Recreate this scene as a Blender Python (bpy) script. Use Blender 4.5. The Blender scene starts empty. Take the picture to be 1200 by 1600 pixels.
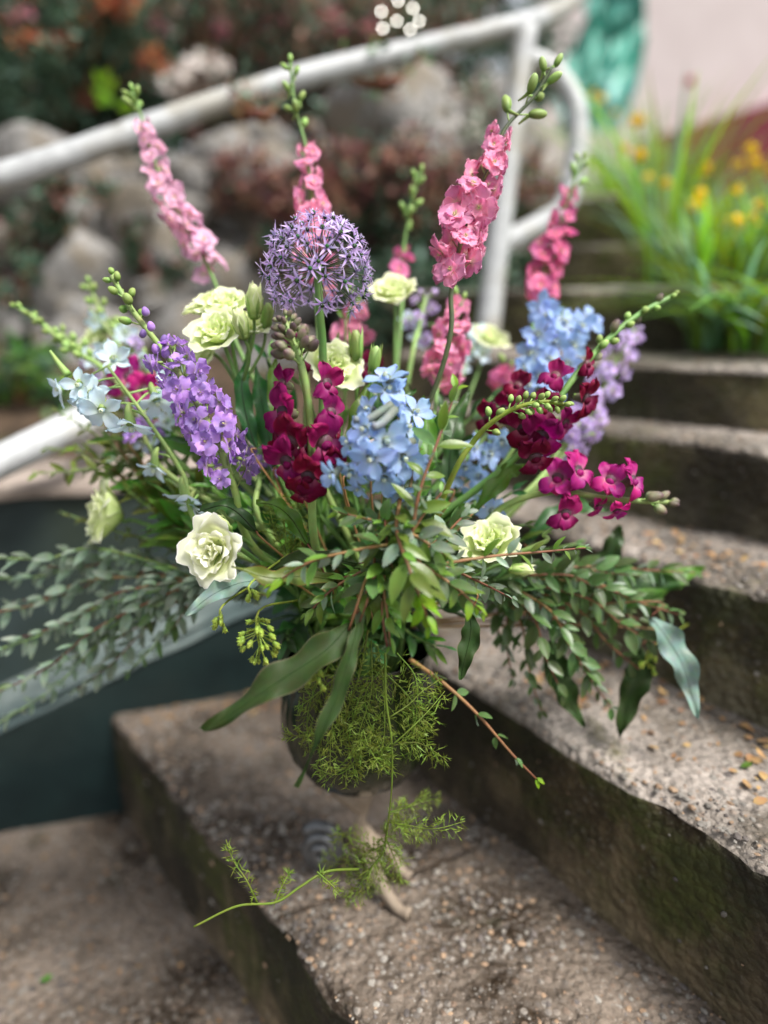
import bpy, math, random
import numpy as np
from mathutils import Vector, Matrix, noise
from math import sin, cos, pi, radians

random.seed(7)
rng = np.random.default_rng(7)
SC = bpy.context.scene
COL = SC.collection

# ------------------------------------------------------------------ camera, sky, sun, exposure
PITCH = radians(16.0); CAMZ = 0.64; FPX = 1109.0
cam_d = bpy.data.cameras.new('camera')
cam = bpy.data.objects.new('camera', cam_d); COL.objects.link(cam)
cam.location = (0, 0, CAMZ); cam.rotation_euler = (pi/2 - PITCH, 0, 0)
cam_d.sensor_fit = 'VERTICAL'; cam_d.sensor_height = 34.6; cam_d.lens = 34.6*FPX/1600
cam_d.clip_start = 0.02; cam_d.clip_end = 300
cam_d.dof.use_dof = True; cam_d.dof.focus_distance = 0.605
cam_d.dof.aperture_fstop = cam_d.lens/19.0
SC.camera = cam
SUN_EL, SUN_AZ = 60.0, 120.0      # high and soft, from the right and a little behind the camera
world = bpy.data.worlds.new('World'); SC.world = world; world.use_nodes = True
nt = world.node_tree; nt.nodes.clear()
sky = nt.nodes.new('ShaderNodeTexSky'); sky.sky_type = 'NISHITA'; sky.sun_disc = False
sky.sun_elevation = radians(SUN_EL); sky.sun_rotation = radians(SUN_AZ)
sky.air_density = 1.0; sky.dust_density = 4.0; sky.ozone_density = 1.0
hs = nt.nodes.new('ShaderNodeHueSaturation'); hs.inputs['Saturation'].default_value = 0.25
bgn = nt.nodes.new('ShaderNodeBackground'); bgn.inputs['Strength'].default_value = 0.11
wo = nt.nodes.new('ShaderNodeOutputWorld')
nt.links.new(sky.outputs[0], hs.inputs['Color']); nt.links.new(hs.outputs[0], bgn.inputs[0]); nt.links.new(bgn.outputs[0], wo.inputs[0])
sun_d = bpy.data.lights.new('sun', 'SUN'); sun_d.energy = 2.3; sun_d.angle = radians(14); sun_d.color = (1, .96, .9)
sun = bpy.data.objects.new('sun', sun_d); COL.objects.link(sun)
az = radians(SUN_AZ)
sdir = Vector((sin(az)*cos(radians(SUN_EL)), cos(az)*cos(radians(SUN_EL)), sin(radians(SUN_EL))))
sun.rotation_euler = sdir.to_track_quat('Z', 'Y').to_euler()
vs = SC.view_settings; vs.view_transform = 'Standard'; vs.look = 'None'; vs.gamma = 1.0; vs.exposure = 1.1
SC.render.engine = 'CYCLES'
SC.cycles.max_bounces = 7; SC.cycles.transparent_max_bounces = 6; SC.cycles.diffuse_bounces = 3
SC.cycles.use_denoising = True
SC.cycles.sample_clamp_indirect = 6

def at(px, py, d):
    """a point seen at photo pixel (px, py), d metres along the view axis, as world x, y, z"""
    a = (px-600)/FPX; b = (py-800)/FPX
    return Vector((a*d, (cos(PITCH)-b*sin(PITCH))*d, CAMZ-(sin(PITCH)+b*cos(PITCH))*d))
def s_at(n, d): return n*d/FPX       # n photo pixels at distance d, in metres
UP = Vector((0, 0, 1))
CAMP = Vector((0, 0, CAMZ))
def tocam(p): return (CAMP-p).normalized()

# ------------------------------------------------------------------ materials
MATS = {}
def mat(name):
    m = bpy.data.materials.new(name); m.use_nodes = True
    n = m.node_tree; n.nodes.clear(); MATS[name] = m
    return m, n
def N(n, t, **kw):
    x = n.nodes.new(t)
    for k, v in kw.items():
        if k.startswith('i_'): x.inputs[k[2:].replace('_', ' ')].default_value = v
        else: setattr(x, k, v)
    return x
def rgb(c): return (c[0], c[1], c[2], 1)
def mixc(n, fac, a, b, mode='MIX'):
    x = n.nodes.new('ShaderNodeMix'); x.data_type = 'RGBA'; x.blend_type = mode
    for sock, v in ((x.inputs[0], fac), (x.inputs[6], a), (x.inputs[7], b)):
        if isinstance(v, bpy.types.NodeSocket): n.links.new(v, sock)
        elif isinstance(v, (int, float)): sock.default_value = v
        else: sock.default_value = rgb(v)
    return x.outputs[2]
def ramp(n, fac, stops):
    r = n.nodes.new('ShaderNodeValToRGB'); e = r.color_ramp.elements
    while len(e) < len(stops): e.new(.5)
    for i, (p, c) in enumerate(stops): e[i].position = p; e[i].color = rgb(c) if not isinstance(c, (int, float)) else (c, c, c, 1)
    n.links.new(fac, r.inputs[0]); return r.outputs[0]
def mapr(n, v, a, b, c, d):
    x = N(n, 'ShaderNodeMapRange'); n.links.new(v, x.inputs[0])
    for i, q in enumerate((a, b, c, d)): x.inputs[i+1].default_value = q
    return x.outputs[0]
def tex(n, kind, scale, **kw):
    tc = N(n, 'ShaderNodeTexCoord'); t = N(n, kind); t.inputs['Scale'].default_value = scale
    for k, v in kw.items(): t.inputs[k].default_value = v
    n.links.new(tc.outputs[kw.get('_c', 'Object')], t.inputs['Vector']); return t

def soft(name, base, tip, mid=None, trans=.4, rough=.5, var=.12, noisy=.25, back=None, spec=.3, edge=None, bump=.15, bscale=400):
    """petals and leaves: pigment runs from base to tip (attribute pig.r), pieces vary, light passes through"""
    m, n = mat(name)
    at_ = N(n, 'ShaderNodeAttribute', attribute_name='pig')
    sp = N(n, 'ShaderNodeSeparateColor'); n.links.new(at_.outputs['Color'], sp.inputs[0])
    stops = [(0, base), (1, tip)] if mid is None else [(0, base), (.35, mid), (1, tip)]
    col = ramp(n, sp.outputs[0], stops)
    if edge is not None:
        col = mixc(n, ramp(n, sp.outputs[2], [(.78, 0.), (1, 1.)]), col, edge)
    if back is not None:
        g = N(n, 'ShaderNodeNewGeometry'); col = mixc(n, g.outputs['Backfacing'], col, back)
    oi = N(n, 'ShaderNodeObjectInfo')
    hv = N(n, 'ShaderNodeHueSaturation'); n.links.new(col, hv.inputs['Color'])
    addr = N(n, 'ShaderNodeMath', operation='ADD'); n.links.new(oi.outputs['Random'], addr.inputs[0]); n.links.new(sp.outputs[1], addr.inputs[1])
    fr = N(n, 'ShaderNodeMath', operation='FRACT'); n.links.new(addr.outputs[0], fr.inputs[0])
    n.links.new(mapr(n, fr.outputs[0], 0, 1, .5-var*.12, .5+var*.12), hv.inputs['Hue'])
    n.links.new(mapr(n, fr.outputs[0], 0, 1, 1-var*2, 1+var*1.6), hv.inputs['Value'])
    nz = tex(n, 'ShaderNodeTexNoise', 120)
    col = mixc(n, noisy, hv.outputs[0], nz.outputs['Color'], 'OVERLAY')
    b = N(n, 'ShaderNodeBsdfPrincipled'); n.links.new(col, b.inputs['Base Color'])
    b.inputs['Roughness'].default_value = rough; b.inputs['Specular IOR Level'].default_value = spec
    nb = tex(n, 'ShaderNodeTexNoise', bscale); bp = N(n, 'ShaderNodeBump'); bp.inputs['Strength'].default_value = bump; bp.inputs['Distance'].default_value = .001
    n.links.new(nb.outputs[0], bp.inputs['Height']); n.links.new(bp.outputs[0], b.inputs['Normal'])
    o = N(n, 'ShaderNodeOutputMaterial')
    if trans > 0:
        tr = N(n, 'ShaderNodeBsdfTranslucent')
        sat = N(n, 'ShaderNodeHueSaturation'); sat.inputs['Saturation'].default_value = 1.15; sat.inputs['Value'].default_value = 1.25
        n.links.new(col, sat.inputs['Color']); n.links.new(sat.outputs[0], tr.inputs[0])
        mx = N(n, 'ShaderNodeMixShader'); mx.inputs[0].default_value = trans
        n.links.new(b.outputs[0], mx.inputs[1]); n.links.new(tr.outputs[0], mx.inputs[2]); n.links.new(mx.outputs[0], o.inputs[0])
    else: n.links.new(b.outputs[0], o.inputs[0])
    return m

def hard(name, c1, c2, scale=20, rough=.8, bump=.3, c3=None, spec=.3, bd=.003, detail=6, metallic=0):
    m, n = mat(name)
    nz = tex(n, 'ShaderNodeTexNoise', scale, Detail=detail); col = ramp(n, nz.outputs[0], [(.35, c1), (.65, c2)])
    if c3 is not None:
        n2 = tex(n, 'ShaderNodeTexNoise', scale*.22, Detail=5); col = mixc(n, ramp(n, n2.outputs[0], [(.48, 0.), (.6, 1.)]), col, c3)
    oi = N(n, 'ShaderNodeObjectInfo'); hv = N(n, 'ShaderNodeHueSaturation'); n.links.new(col, hv.inputs['Color'])
    n.links.new(mapr(n, oi.outputs['Random'], 0, 1, .75, 1.25), hv.inputs['Value'])
    b = N(n, 'ShaderNodeBsdfPrincipled'); n.links.new(hv.outputs[0], b.inputs['Base Color']); b.inputs['Roughness'].default_value = rough
    b.inputs['Specular IOR Level'].default_value = spec; b.inputs['Metallic'].default_value = metallic
    n3 = tex(n, 'ShaderNodeTexNoise', scale*3, Detail=8); bp = N(n, 'ShaderNodeBump'); bp.inputs['Strength'].default_value = bump; bp.inputs['Distance'].default_value = bd
    n.links.new(n3.outputs[0], bp.inputs['Height']); n.links.new(bp.outputs[0], b.inputs['Normal'])
    o = N(n, 'ShaderNodeOutputMaterial'); n.links.new(b.outputs[0], o.inputs[0]); return m

def concrete(name, dark, light, peb, moss, mossamt, wet, streak=None):
    m, n = mat(name)
    n1 = tex(n, 'ShaderNodeTexNoise', 6, Detail=8); n1.inputs['Roughness'].default_value = .65
    col = ramp(n, n1.outputs[0], [(.40, dark), (.60, light)])
    nf = tex(n, 'ShaderNodeTexNoise', 140, Detail=6); col = mixc(n, .6, col, nf.outputs[0], 'OVERLAY')
    dsat = N(n, 'ShaderNodeHueSaturation'); dsat.inputs['Saturation'].default_value = 1.15; n.links.new(col, dsat.inputs['Color']); col = dsat.outputs[0]
    v = tex(n, 'ShaderNodeTexVoronoi', 95); v2 = tex(n, 'ShaderNodeTexVoronoi', 210)
    for vv, thr in ((v2, .30), (v, .33)):
        msk = ramp(n, vv.outputs['Distance'], [(thr-.05, 1.), (thr+.05, 0.)])
        sc = N(n, 'ShaderNodeSeparateColor'); n.links.new(vv.outputs['Color'], sc.inputs[0])
        pk = ramp(n, sc.outputs[0], [(0, peb[0]), (.35, peb[1]), (.6, peb[2]), (1, peb[3])])
        show = N(n, 'ShaderNodeMath', operation='MULTIPLY'); n.links.new(msk, show.inputs[0])
        n.links.new(ramp(n, sc.outputs[1], [(.35, 0.), (.5, .55)]), show.inputs[1])
        col = mixc(n, show.outputs[0], col, pk)
    n2 = tex(n, 'ShaderNodeTexNoise', 9, Detail=9); n2.inputs['Roughness'].default_value = .7
    mm = ramp(n, n2.outputs[0], [(.62-mossamt*.3, 0.), (.74-mossamt*.3, 1.)])
    col = mixc(n, mm, col, moss)
    if streak:
        tc = N(n, 'ShaderNodeTexCoord'); mp = N(n, 'ShaderNodeMapping'); mp.inputs['Scale'].default_value = (16, 16, 4.5); n.links.new(tc.outputs['Object'], mp.inputs[0])
        ns = N(n, 'ShaderNodeTexNoise'); ns.inputs['Scale'].default_value = 1.0; ns.inputs['Detail'].default_value = 7; n.links.new(mp.outputs[0], ns.inputs[0])
        pa = N(n, 'ShaderNodeAttribute', attribute_name='pig'); ps = N(n, 'ShaderNodeSeparateColor'); n.links.new(pa.outputs['Color'], ps.inputs[0])
        ma = N(n, 'ShaderNodeMath', operation='MULTIPLY_ADD'); n.links.new(ps.outputs[0], ma.inputs[0]); ma.inputs[1].default_value = -.48; n.links.new(ns.outputs[0], ma.inputs[2])
        col = mixc(n, ramp(n, ma.outputs[0], [(.24, 0.), (.46, .8)]), col, streak)
        rg = tex(n, 'ShaderNodeTexNoise', 60, Detail=8); col = mixc(n, .8, col, rg.outputs[0], 'OVERLAY')
        nd = tex(n, 'ShaderNodeTexNoise', 5, Detail=6); col = mixc(n, ramp(n, nd.outputs[0], [(.42, .75), (.56, 0.)]), col, (.012, .009, .006))
    b = N(n, 'ShaderNodeBsdfPrincipled'); n.links.new(col, b.inputs['Base Color'])
    n.links.new(mapr(n, n1.outputs[0], .4, .65, .5 if wet else .75, .9), b.inputs['Roughness'])
    b.inputs['Specular IOR Level'].default_value = .4
    bp = N(n, 'ShaderNodeBump'); bp.inputs['Strength'].default_value = 1.0; bp.inputs['Distance'].default_value = .006
    ad = N(n, 'ShaderNodeMath', operation='SUBTRACT'); n.links.new(nf.outputs[0], ad.inputs[0]); n.links.new(v.outputs['Distance'], ad.inputs[1])
    n.links.new(ad.outputs[0], bp.inputs['Height']); n.links.new(bp.outputs[0], b.inputs['Normal'])
    o = N(n, 'ShaderNodeOutputMaterial'); n.links.new(b.outputs[0], o.inputs[0]); return m

# petals
soft('pink_petal', (.84, .72, .62), (.80, .29, .47), (.82, .36, .54), trans=.4, noisy=.15, edge=(.88, .50, .66))
soft('pale_pink_petal', (.80, .70, .55), (.84, .48, .66), (.86, .58, .72), trans=.4, noisy=.15, edge=(.9, .66, .80))
soft('deep_pink_petal', (.8, .55, .5), (.72, .20, .40), (.76, .25, .44), trans=.4, noisy=.15)
soft('cream_petal', (.45, .62, .16), (.84, .88, .58), (.70, .80, .38), trans=.4, edge=(.93, .93, .78), rough=.45, var=.03, noisy=.05, bump=.05)
soft('white_petal', (.58, .66, .25), (.86, .86, .70), (.78, .82, .50), trans=.35, edge=(.95, .93, .88), rough=.45, var=.02, noisy=.05, bump=.05)
soft('purple_petal', (.55, .50, .40), (.44, .26, .66), (.48, .30, .68), trans=.4, noisy=.15, edge=(.56, .38, .76), var=.14)
soft('lilac_petal', (.62, .60, .45), (.58, .44, .74), (.62, .50, .78), trans=.4, var=.12)
soft('sky_petal', (.55, .60, .62), (.34, .50, .82), (.42, .58, .86), trans=.4, noisy=.15, edge=(.38, .48, .82), var=.12)
soft('ice_petal', (.70, .78, .68), (.60, .76, .88), (.70, .82, .88), trans=.4, var=.05)
soft('crimson_petal', (.40, .10, .18), (.105, .0015, .018), (.16, .003, .035), trans=.2, rough=.65, var=.10, noisy=.1, edge=(.17, .002, .05), spec=.15)
soft('magenta_petal', (.60, .25, .35), (.42, .006, .17), (.46, .02, .22), trans=.35, rough=.55, var=.15, edge=(.55, .02, .25))
soft('mauve_bud', (.22, .30, .12), (.13, .06, .075), (.26, .25, .15), trans=.15, rough=.5, var=.25)
soft('allium_petal', (.34, .20, .50), (.72, .62, .86), (.54, .40, .74), trans=.35, rough=.45, var=.15)
soft('spur_grey', (.16, .19, .14), (.24, .27, .30), trans=.1, rough=.6)
soft('stamen', (.5, .55, .2), (.75, .75, .35), trans=.2)
soft('bee_white', (.6, .66, .45), (.82, .84, .70), trans=.3)
# greens
soft('stem_green', (.13, .24, .06), (.15, .28, .07), trans=0, rough=.5, spec=.4, var=.1)
soft('pale_stem', (.26, .36, .12), (.24, .38, .10), trans=0, rough=.5)
soft('dark_stem', (.05, .07, .03), (.09, .11, .05), trans=0, rough=.5)
soft('twig', (.16, .055, .035), (.34, .20, .08), trans=0, rough=.5, var=.15)
soft('bud_green', (.12, .22, .05), (.40, .52, .18), (.26, .40, .10), trans=.15, rough=.5)
soft('eucalyptus_leaf', (.075, .135, .04), (.105, .18, .05), trans=.3, rough=.38, back=(.28, .40, .27), var=.2, spec=.5, edge=(.14, .26, .09), noisy=.3)
soft('glaucous_leaf', (.15, .22, .14), (.23, .31, .21), trans=.25, rough=.42, back=(.34, .45, .33), var=.2, spec=.45, noisy=.3)
soft('young_leaf', (.16, .32, .02), (.24, .44, .02), trans=.4, rough=.35, back=(.24, .40, .10), var=.12, spec=.5)
soft('willow_leaf', (.028, .054, .012), (.024, .046, .010), trans=.1, rough=.6, back=(.04, .065, .025), var=.1, edge=(.12, .11, .06), spec=.2, noisy=.3)
soft('silver_leaf', (.16, .25, .21), (.24, .34, .30), trans=.2, rough=.5, back=(.22, .31, .27), var=.08, spec=.3)
soft('olive_leaf', (.10, .15, .03), (.14, .19, .03), trans=.25, rough=.4, back=(.18, .22, .10), var=.15, edge=(.20, .07, .03))
soft('deep_leaf', (.025, .065, .018), (.045, .115, .025), trans=.25, rough=.4, back=(.08, .15, .07), var=.3, noisy=.4, spec=.4)
soft('bright_leaf', (.07, .17, .025), (.13, .27, .035), trans=.35, rough=.4, back=(.13, .24, .08), var=.25, spec=.4)
soft('fern_green', (.14, .20, .03), (.24, .31, .05), trans=.35, rough=.5, var=.2)
soft('seed_green', (.20, .28, .04), (.46, .56, .10), trans=.25, rough=.4)
soft('blade_leaf', (.13, .22, .035), (.30, .42, .07), trans=.4, rough=.45, var=.3, noisy=.3, back=(.22, .38, .08))
soft('blue_blade', (.12, .24, .12), (.22, .38, .24), trans=.3, rough=.45, var=.2, back=(.24, .38, .26))
soft('yellow_petal', (.85, .50, .02), (.88, .68, .02), trans=.4, var=.15)
soft('orange_trumpet', (.8, .42, .01), (.85, .52, .02), trans=.3)
soft('red_petal', (.55, .02, .03), (.75, .02, .05), trans=.3)
soft('coral_flower', (.34, .09, .05), (.52, .17, .10), trans=.3, var=.3)
soft('rose_flower', (.40, .14, .16), (.60, .25, .32), trans=.3, var=.3)
soft('white_flower', (.75, .68, .62), (.86, .82, .80), trans=.3, var=.1)
soft('dusky_leaf', (.17, .07, .065), (.30, .14, .12), trans=.3, var=.4, noisy=.4)
soft('shade_leaf', (.045, .085, .05), (.09, .16, .09), trans=.25, var=.4, noisy=.4)
soft('grey_green_leaf', (.10, .17, .11), (.18, .28, .19), trans=.25, var=.4, noisy=.3)
soft('litter_leaf', (.30, .17, .08), (.42, .26, .12), trans=.1, var=.12, rough=.8)
# solids
PEB = ((.27, .24, .21), (.22, .135, .085), (.38, .35, .31), (.10, .085, .075))
concrete('tread_concrete', (.032, .022, .014), (.20, .165, .135), PEB, (.040, .038, .018), .1, True)
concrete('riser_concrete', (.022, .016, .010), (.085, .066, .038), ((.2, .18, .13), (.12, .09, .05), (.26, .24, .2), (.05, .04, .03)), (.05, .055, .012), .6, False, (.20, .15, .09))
concrete('dry_concrete', (.10, .085, .068), (.32, .285, .255), PEB, (.09, .085, .035), .15, False)
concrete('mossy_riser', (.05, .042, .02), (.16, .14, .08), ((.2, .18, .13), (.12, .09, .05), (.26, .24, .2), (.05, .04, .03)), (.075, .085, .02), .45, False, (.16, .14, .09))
hard('pebble_grey', (.12, .108, .095), (.27, .25, .22), 60, .6, .3)
hard('pebble_tan', (.17, .11, .07), (.33, .23, .15), 60, .6, .3)
hard('pebble_dark', (.07, .06, .055), (.14, .12, .11), 60, .6, .3)
hard('teal_paint', (.006, .017, .018), (.010, .027, .027), 14, .55, .35, c3=(.018, .034, .032), spec=.35, bd=.004)
hard('pale_slate', (.10, .135, .13), (.25, .30, .285), 16, .9, .8, c3=(.10, .14, .14), bd=.004)
hard('slate_paint', (.028, .045, .046), (.05, .072, .072), 10, .6, .4, c3=(.035, .05, .035), bd=.004)
hard('coping_stone', (.19, .155, .13), (.31, .26, .225), 18, .85, .5)
hard('white_paint', (.36, .37, .375), (.46, .475, .48), 40, .5, .35, c3=(.33, .32, .28), bd=.001, spec=.5)
hard('rock', (.16, .155, .145), (.36, .345, .33), 7, .95, .9, c3=(.22, .19, .15), bd=.02)
hard('soil', (.03, .02, .012), (.08, .052, .032), 15, .95, .9, c3=(.05, .06, .02), bd=.02)
hard('house_render', (.74, .64, .63), (.80, .70, .69), 5, .9, .3, bd=.003)
hard('maroon_paint', (.13, .012, .025), (.18, .02, .035), 5, .6, .2)
hard('green_sheet', (.03, .20, .15), (.07, .34, .26), 4, .4, .3, c3=(.16, .42, .38), spec=.5)
hard('driftwood', (.22, .17, .12), (.36, .29, .22), 40, .7, .4, bd=.001)
hard('pewter', (.10, .105, .11), (.20, .205, .21), 30, .35, .2, metallic=.6)
def glassmat():
    m, n = mat('bottle_glass')
    nz = tex(n, 'ShaderNodeTexNoise', 18, Detail=5)
    b = N(n, 'ShaderNodeBsdfPrincipled'); n.links.new(ramp(n, nz.outputs[0], [(.35, (.006, .012, .004)), (.6, (.018, .030, .008)), (.8, (.05, .034, .018))]), b.inputs['Base Color'])
    b.inputs['Roughness'].default_value = .12; b.inputs['Transmission Weight'].default_value = .35; b.inputs['IOR'].default_value = 1.45
    b.inputs['Coat Weight'].default_value = .3
    o = N(n, 'ShaderNodeOutputMaterial'); n.links.new(b.outputs[0], o.inputs[0])
glassmat()
def glintmat():
    m, n = mat('glint_glow'); e = N(n, 'ShaderNodeEmission'); e.inputs[0].default_value = (1, .95, .85, 1); e.inputs[1].default_value = 9  # emission that imitates glints of sky between leaves
    o = N(n, 'ShaderNodeOutputMaterial'); n.links.new(e.outputs[0], o.inputs[0])
glintmat()

# ------------------------------------------------------------------ mesh helpers
class G:
    def __init__(s): s.v = []; s.f = []; s.m = []; s.p = []; s.n = 0; s.mats = []
    def mi(s, name):
        if name not in s.mats: s.mats.append(name)
        return s.mats.index(name)
    def add(s, V, F, mname, pig=None, M=None):
        V = np.asarray(V, float).reshape(-1, 3)
        if M is not None:
            A = np.array(M); V = V @ A[:3, :3].T + A[:3, 3]
        s.v.append(V); k = s.n; i = s.mi(mname)
        s.f.extend([tuple(q+k for q in f) for f in F]); s.m.extend([i]*len(F))
        if pig is None: pig = np.tile([.5, .5, 0.], (len(V), 1))
        s.p.append(np.asarray(pig, float)); s.n += len(V)
    def mesh(s, name, smooth=True):
        me = bpy.data.meshes.new(name)
        V = np.concatenate(s.v); me.from_pydata(V.tolist(), [], s.f)
        for x in s.mats: me.materials.append(MATS[x])
        me.polygons.foreach_set('material_index', s.m)
        me.polygons.foreach_set('use_smooth', [smooth]*len(s.f))
        P = np.concatenate(s.p); c = np.ones((len(V), 4)); c[:, :3] = P
        a = me.attributes.new('pig', 'FLOAT_COLOR', 'POINT'); a.data.foreach_set('color', c.ravel())
        me.update(); return me

def obj(name, me, parent=None, M=None, **props):
    o = bpy.data.objects.new(name, me); COL.objects.link(o)
    if parent is not None: o.parent = parent
    if M is not None: o.matrix_local = M
    for k, v in props.items(): o[k] = v
    return o
def thing(name, label, cat, loc=(0, 0, 0), group=None, **kw):
    o = bpy.data.objects.new(name, None); COL.objects.link(o); o.location = loc; o.empty_display_size = .02
    o['label'] = label; o['category'] = cat
    if group: o['group'] = group
    for k, v in kw.items(): o[k] = v
    return o
def rel(root, M):            # world matrix -> local of an unrotated root
    return Matrix.Translation(-Vector(root.location)) @ M

def smooth(pts, n=8):
    P = [Vector(p) for p in pts]
    if len(P) == 2: return [P[0].lerp(P[1], i/n) for i in range(n+1)]
    Q = [2*P[0]-P[1]]+P+[2*P[-1]-P[-2]]; out = []
    for i in range(1, len(Q)-2):
        a, b, c, d = Q[i-1:i+3]
        for k in range(n):
            t = k/n; out.append(.5*((2*b)+(c-a)*t+(2*a-5*b+4*c-d)*t*t+(3*b-a-3*c+d)*t**3))
    out.append(P[-1]); return out
def resample(pts, n):
    L = [0]
    for i in range(1, len(pts)): L.append(L[-1]+(pts[i]-pts[i-1]).length)
    out = []; j = 0
    for k in range(n+1):
        t = L[-1]*k/n
        while j < len(L)-2 and L[j+1] < t: j += 1
        out.append(pts[j].lerp(pts[j+1], (t-L[j])/max(1e-9, L[j+1]-L[j])))
    return out, L[-1]
def tube(g, pts, r0, r1, mname, sides=6, rf=None, seg=0):
    n = len(pts); V = []; pg = []
    prev = None; a0 = random.random()
    for i, p in enumerate(pts):
        t = (pts[min(i+1, n-1)]-pts[max(i-1, 0)]).normalized()
        if prev is None: x = t.orthogonal().normalized()
        else: x = (prev-t*prev.dot(t)).normalized()
        prev = x; y = t.cross(x); u = i/(n-1); r = rf(u) if rf else r0+(r1-r0)*u
        for k in range(sides):
            a = 2*pi*k/sides; V.append(p+(x*cos(a)+y*sin(a))*r); pg.append((u, a0, 0))
    F = [(i*sides+k, i*sides+(k+1) % sides, (i+1)*sides+(k+1) % sides, (i+1)*sides+k) for i in range(n-1) for k in range(sides)]
    F.append(tuple(range(sides-1, -1, -1))); F.append(tuple(range((n-1)*sides, n*sides)))
    g.add([tuple(v) for v in V], F, mname, pg)
def sheet(nu, nv, fn, wrap=False):
    V = []; P = []
    for i in range(nu+1):
        for j in range(nv+1):
            u = i/nu; v = -1+2*j/nv; p, e = fn(u, v); V.append(p); P.append(e)
    F = [(i*(nv+1)+j, i*(nv+1)+j+1, (i+1)*(nv+1)+j+1, (i+1)*(nv+1)+j) for i in range(nu) for j in range(nv)]
    return V, F, P
def petal(g, L, W, mname, M=None, nu=4, nv=4, cup=.3, curl=.6, ruffle=.0, point=.35, base=.25, rnd=None, freq=3):
    """a petal from the origin along +y facing +z; curl bends the tip back (-) or in (+)"""
    ph = random.random()*6.28; q = random.random() if rnd is None else rnd
    def fn(u, v):
        u = u**.75 if u < 1 else 1.0
        tp = 0 if u < .5 else (u-.5)/.5; k = min(1, max(0, point))
        w = (base+(1-base)*sin(pi*min(1, u*1.05+.02)*.6))*((1-k)*max(.02, 1-tp*tp*tp)**.5+k*(1-tp*.97))
        th = curl*u; yy = L*(sin(th)/curl if abs(curl) > .01 else u); zz = L*((1-cos(th))/curl if abs(curl) > .01 else 0)
        x = v*w*W/2; uu = u
        z = zz+cup*abs(v)**1.6*w*W*.5+ruffle*L*u*u*sin(freq*v*1.6+ph+u*2)
        y = yy*(1-.12*v*v*u)
        return (x, y, z), (u, q, max(abs(v)**2, u**4))
    V, F, P = sheet(nu, nv, fn); g.add(V, F, mname, P, M)
def ell(g, c, r, mname, M=None, seg=7, rings=5, taper=0., q=None):
    V = []; P = []; q = random.random() if q is None else q
    for i in range(rings+1):
        a = pi*i/rings; z = -cos(a); rr = sin(a)*(1-taper*(z*.5+.5))
        if i in (0, rings): rr = .001
        for k in range(seg):
            b = 2*pi*k/seg; w = 1+.06*cos(b*3.5)
            V.append((c[0]+r[0]*rr*cos(b)*w, c[1]+r[1]*rr*sin(b)*w, c[2]+r[2]*z)); P.append((z*.5+.5, q, 0))
    F = [(i*seg+k, i*seg+(k+1) % seg, (i+1)*seg+(k+1) % seg, (i+1)*seg+k) for i in range(rings) for k in range(seg)]
    g.add(V, F, mname, P, M)
def R(ax, a): return Matrix.Rotation(a, 4, ax)
def T(x, y, z): return Matrix.Translation((x, y, z))
def S(s): return Matrix.Diagonal((s, s, s, 1))
def facing(pos, z, up=UP, scale=1., roll=0.):
    z = z.normalized(); x = up.cross(z)
    if x.length < 1e-4: x = Vector((1, 0, 0))
    x.normalize(); y = z.cross(x)
    M = Matrix((x, y, z)).transposed().to_4x4(); M.translation = pos
    return M @ R('Z', roll) @ S(scale)
def along(pos, ydir, zdir, scale=1.):
    y = ydir.normalized(); x = y.cross(zdir)
    if x.length < 1e-4: x = y.orthogonal()
    x.normalize(); z = x.cross(y)
    M = Matrix((x, y, z)).transposed().to_4x4(); M.translation = pos
    return M @ S(scale)
def rv(s=1.): return Vector((random.gauss(0, s), random.gauss(0, s), random.gauss(0, s)))
def ru(a, b): return random.uniform(a, b)
def variants(fn, n): return [fn(i) for i in range(n)]

# ------------------------------------------------------------------ floret templates (metres)
def larkspur_floret(m):
    def f(i):
        g = G()
        for k in range(5): petal(g, .021, .022, m, R('Z', k*2*pi/5+ru(-.2, .2)) @ T(0, .001, 0) @ R('X', ru(.0, .4)), nu=5, nv=6, cup=.2, curl=ru(-.6, .1), ruffle=.13, point=-.1, freq=5)
        for k in range(5): petal(g, .012, .012, m, R('Z', (k+.5)*2*pi/5+ru(-.2, .2)) @ T(0, .001, .001) @ R('X', ru(.5, .85)), nu=3, nv=3, cup=.3, curl=-.4, ruffle=.12, point=0)
        for k in range(5): ell(g, (ru(-.002, .002), ru(-.002, .002), .004), (.0008, .0008, .002), 'stamen', seg=4, rings=3)
        tube(g, smooth([(0, 0, 0), (0, .001, -.006), (0, .004, -.013)], 3), .0016, .0006, m, 5)
        return g.mesh('larkspur_floret')
    return variants(f, 5)
def stock_floret(m):
    def f(i):
        g = G()
        for k in range(4): petal(g, .016, .015, m, R('Z', k*pi/2+ru(-.2, .2)) @ T(0, .001, 0) @ R('X', ru(.05, .35)), cup=-.15, curl=ru(-.8, -.2), ruffle=.10, point=-.1)
        for k in range(4): petal(g, .013, .012, m, R('Z', (k+.5)*pi/2+ru(-.3, .3)) @ T(0, .001, .002) @ R('X', ru(.5, .9)), nu=3, nv=3, cup=.3, curl=ru(-.9, .2), ruffle=.12, point=-.1)
        for k in range(2): petal(g, .008, .008, m, R('Z', ru(0, 6.3)) @ R('X', 1.15), nu=3, nv=3, cup=.5, curl=.3, ruffle=.1)
        ell(g, (0, 0, .003), (.0015, .0015, .003), 'stamen', seg=5, rings=3)
        ell(g, (0, 0, -.004), (.0024, .0024, .005), 'bud_green', seg=6, rings=4)
        return g.mesh('stock_floret')
    return variants(f, 6)
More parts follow.
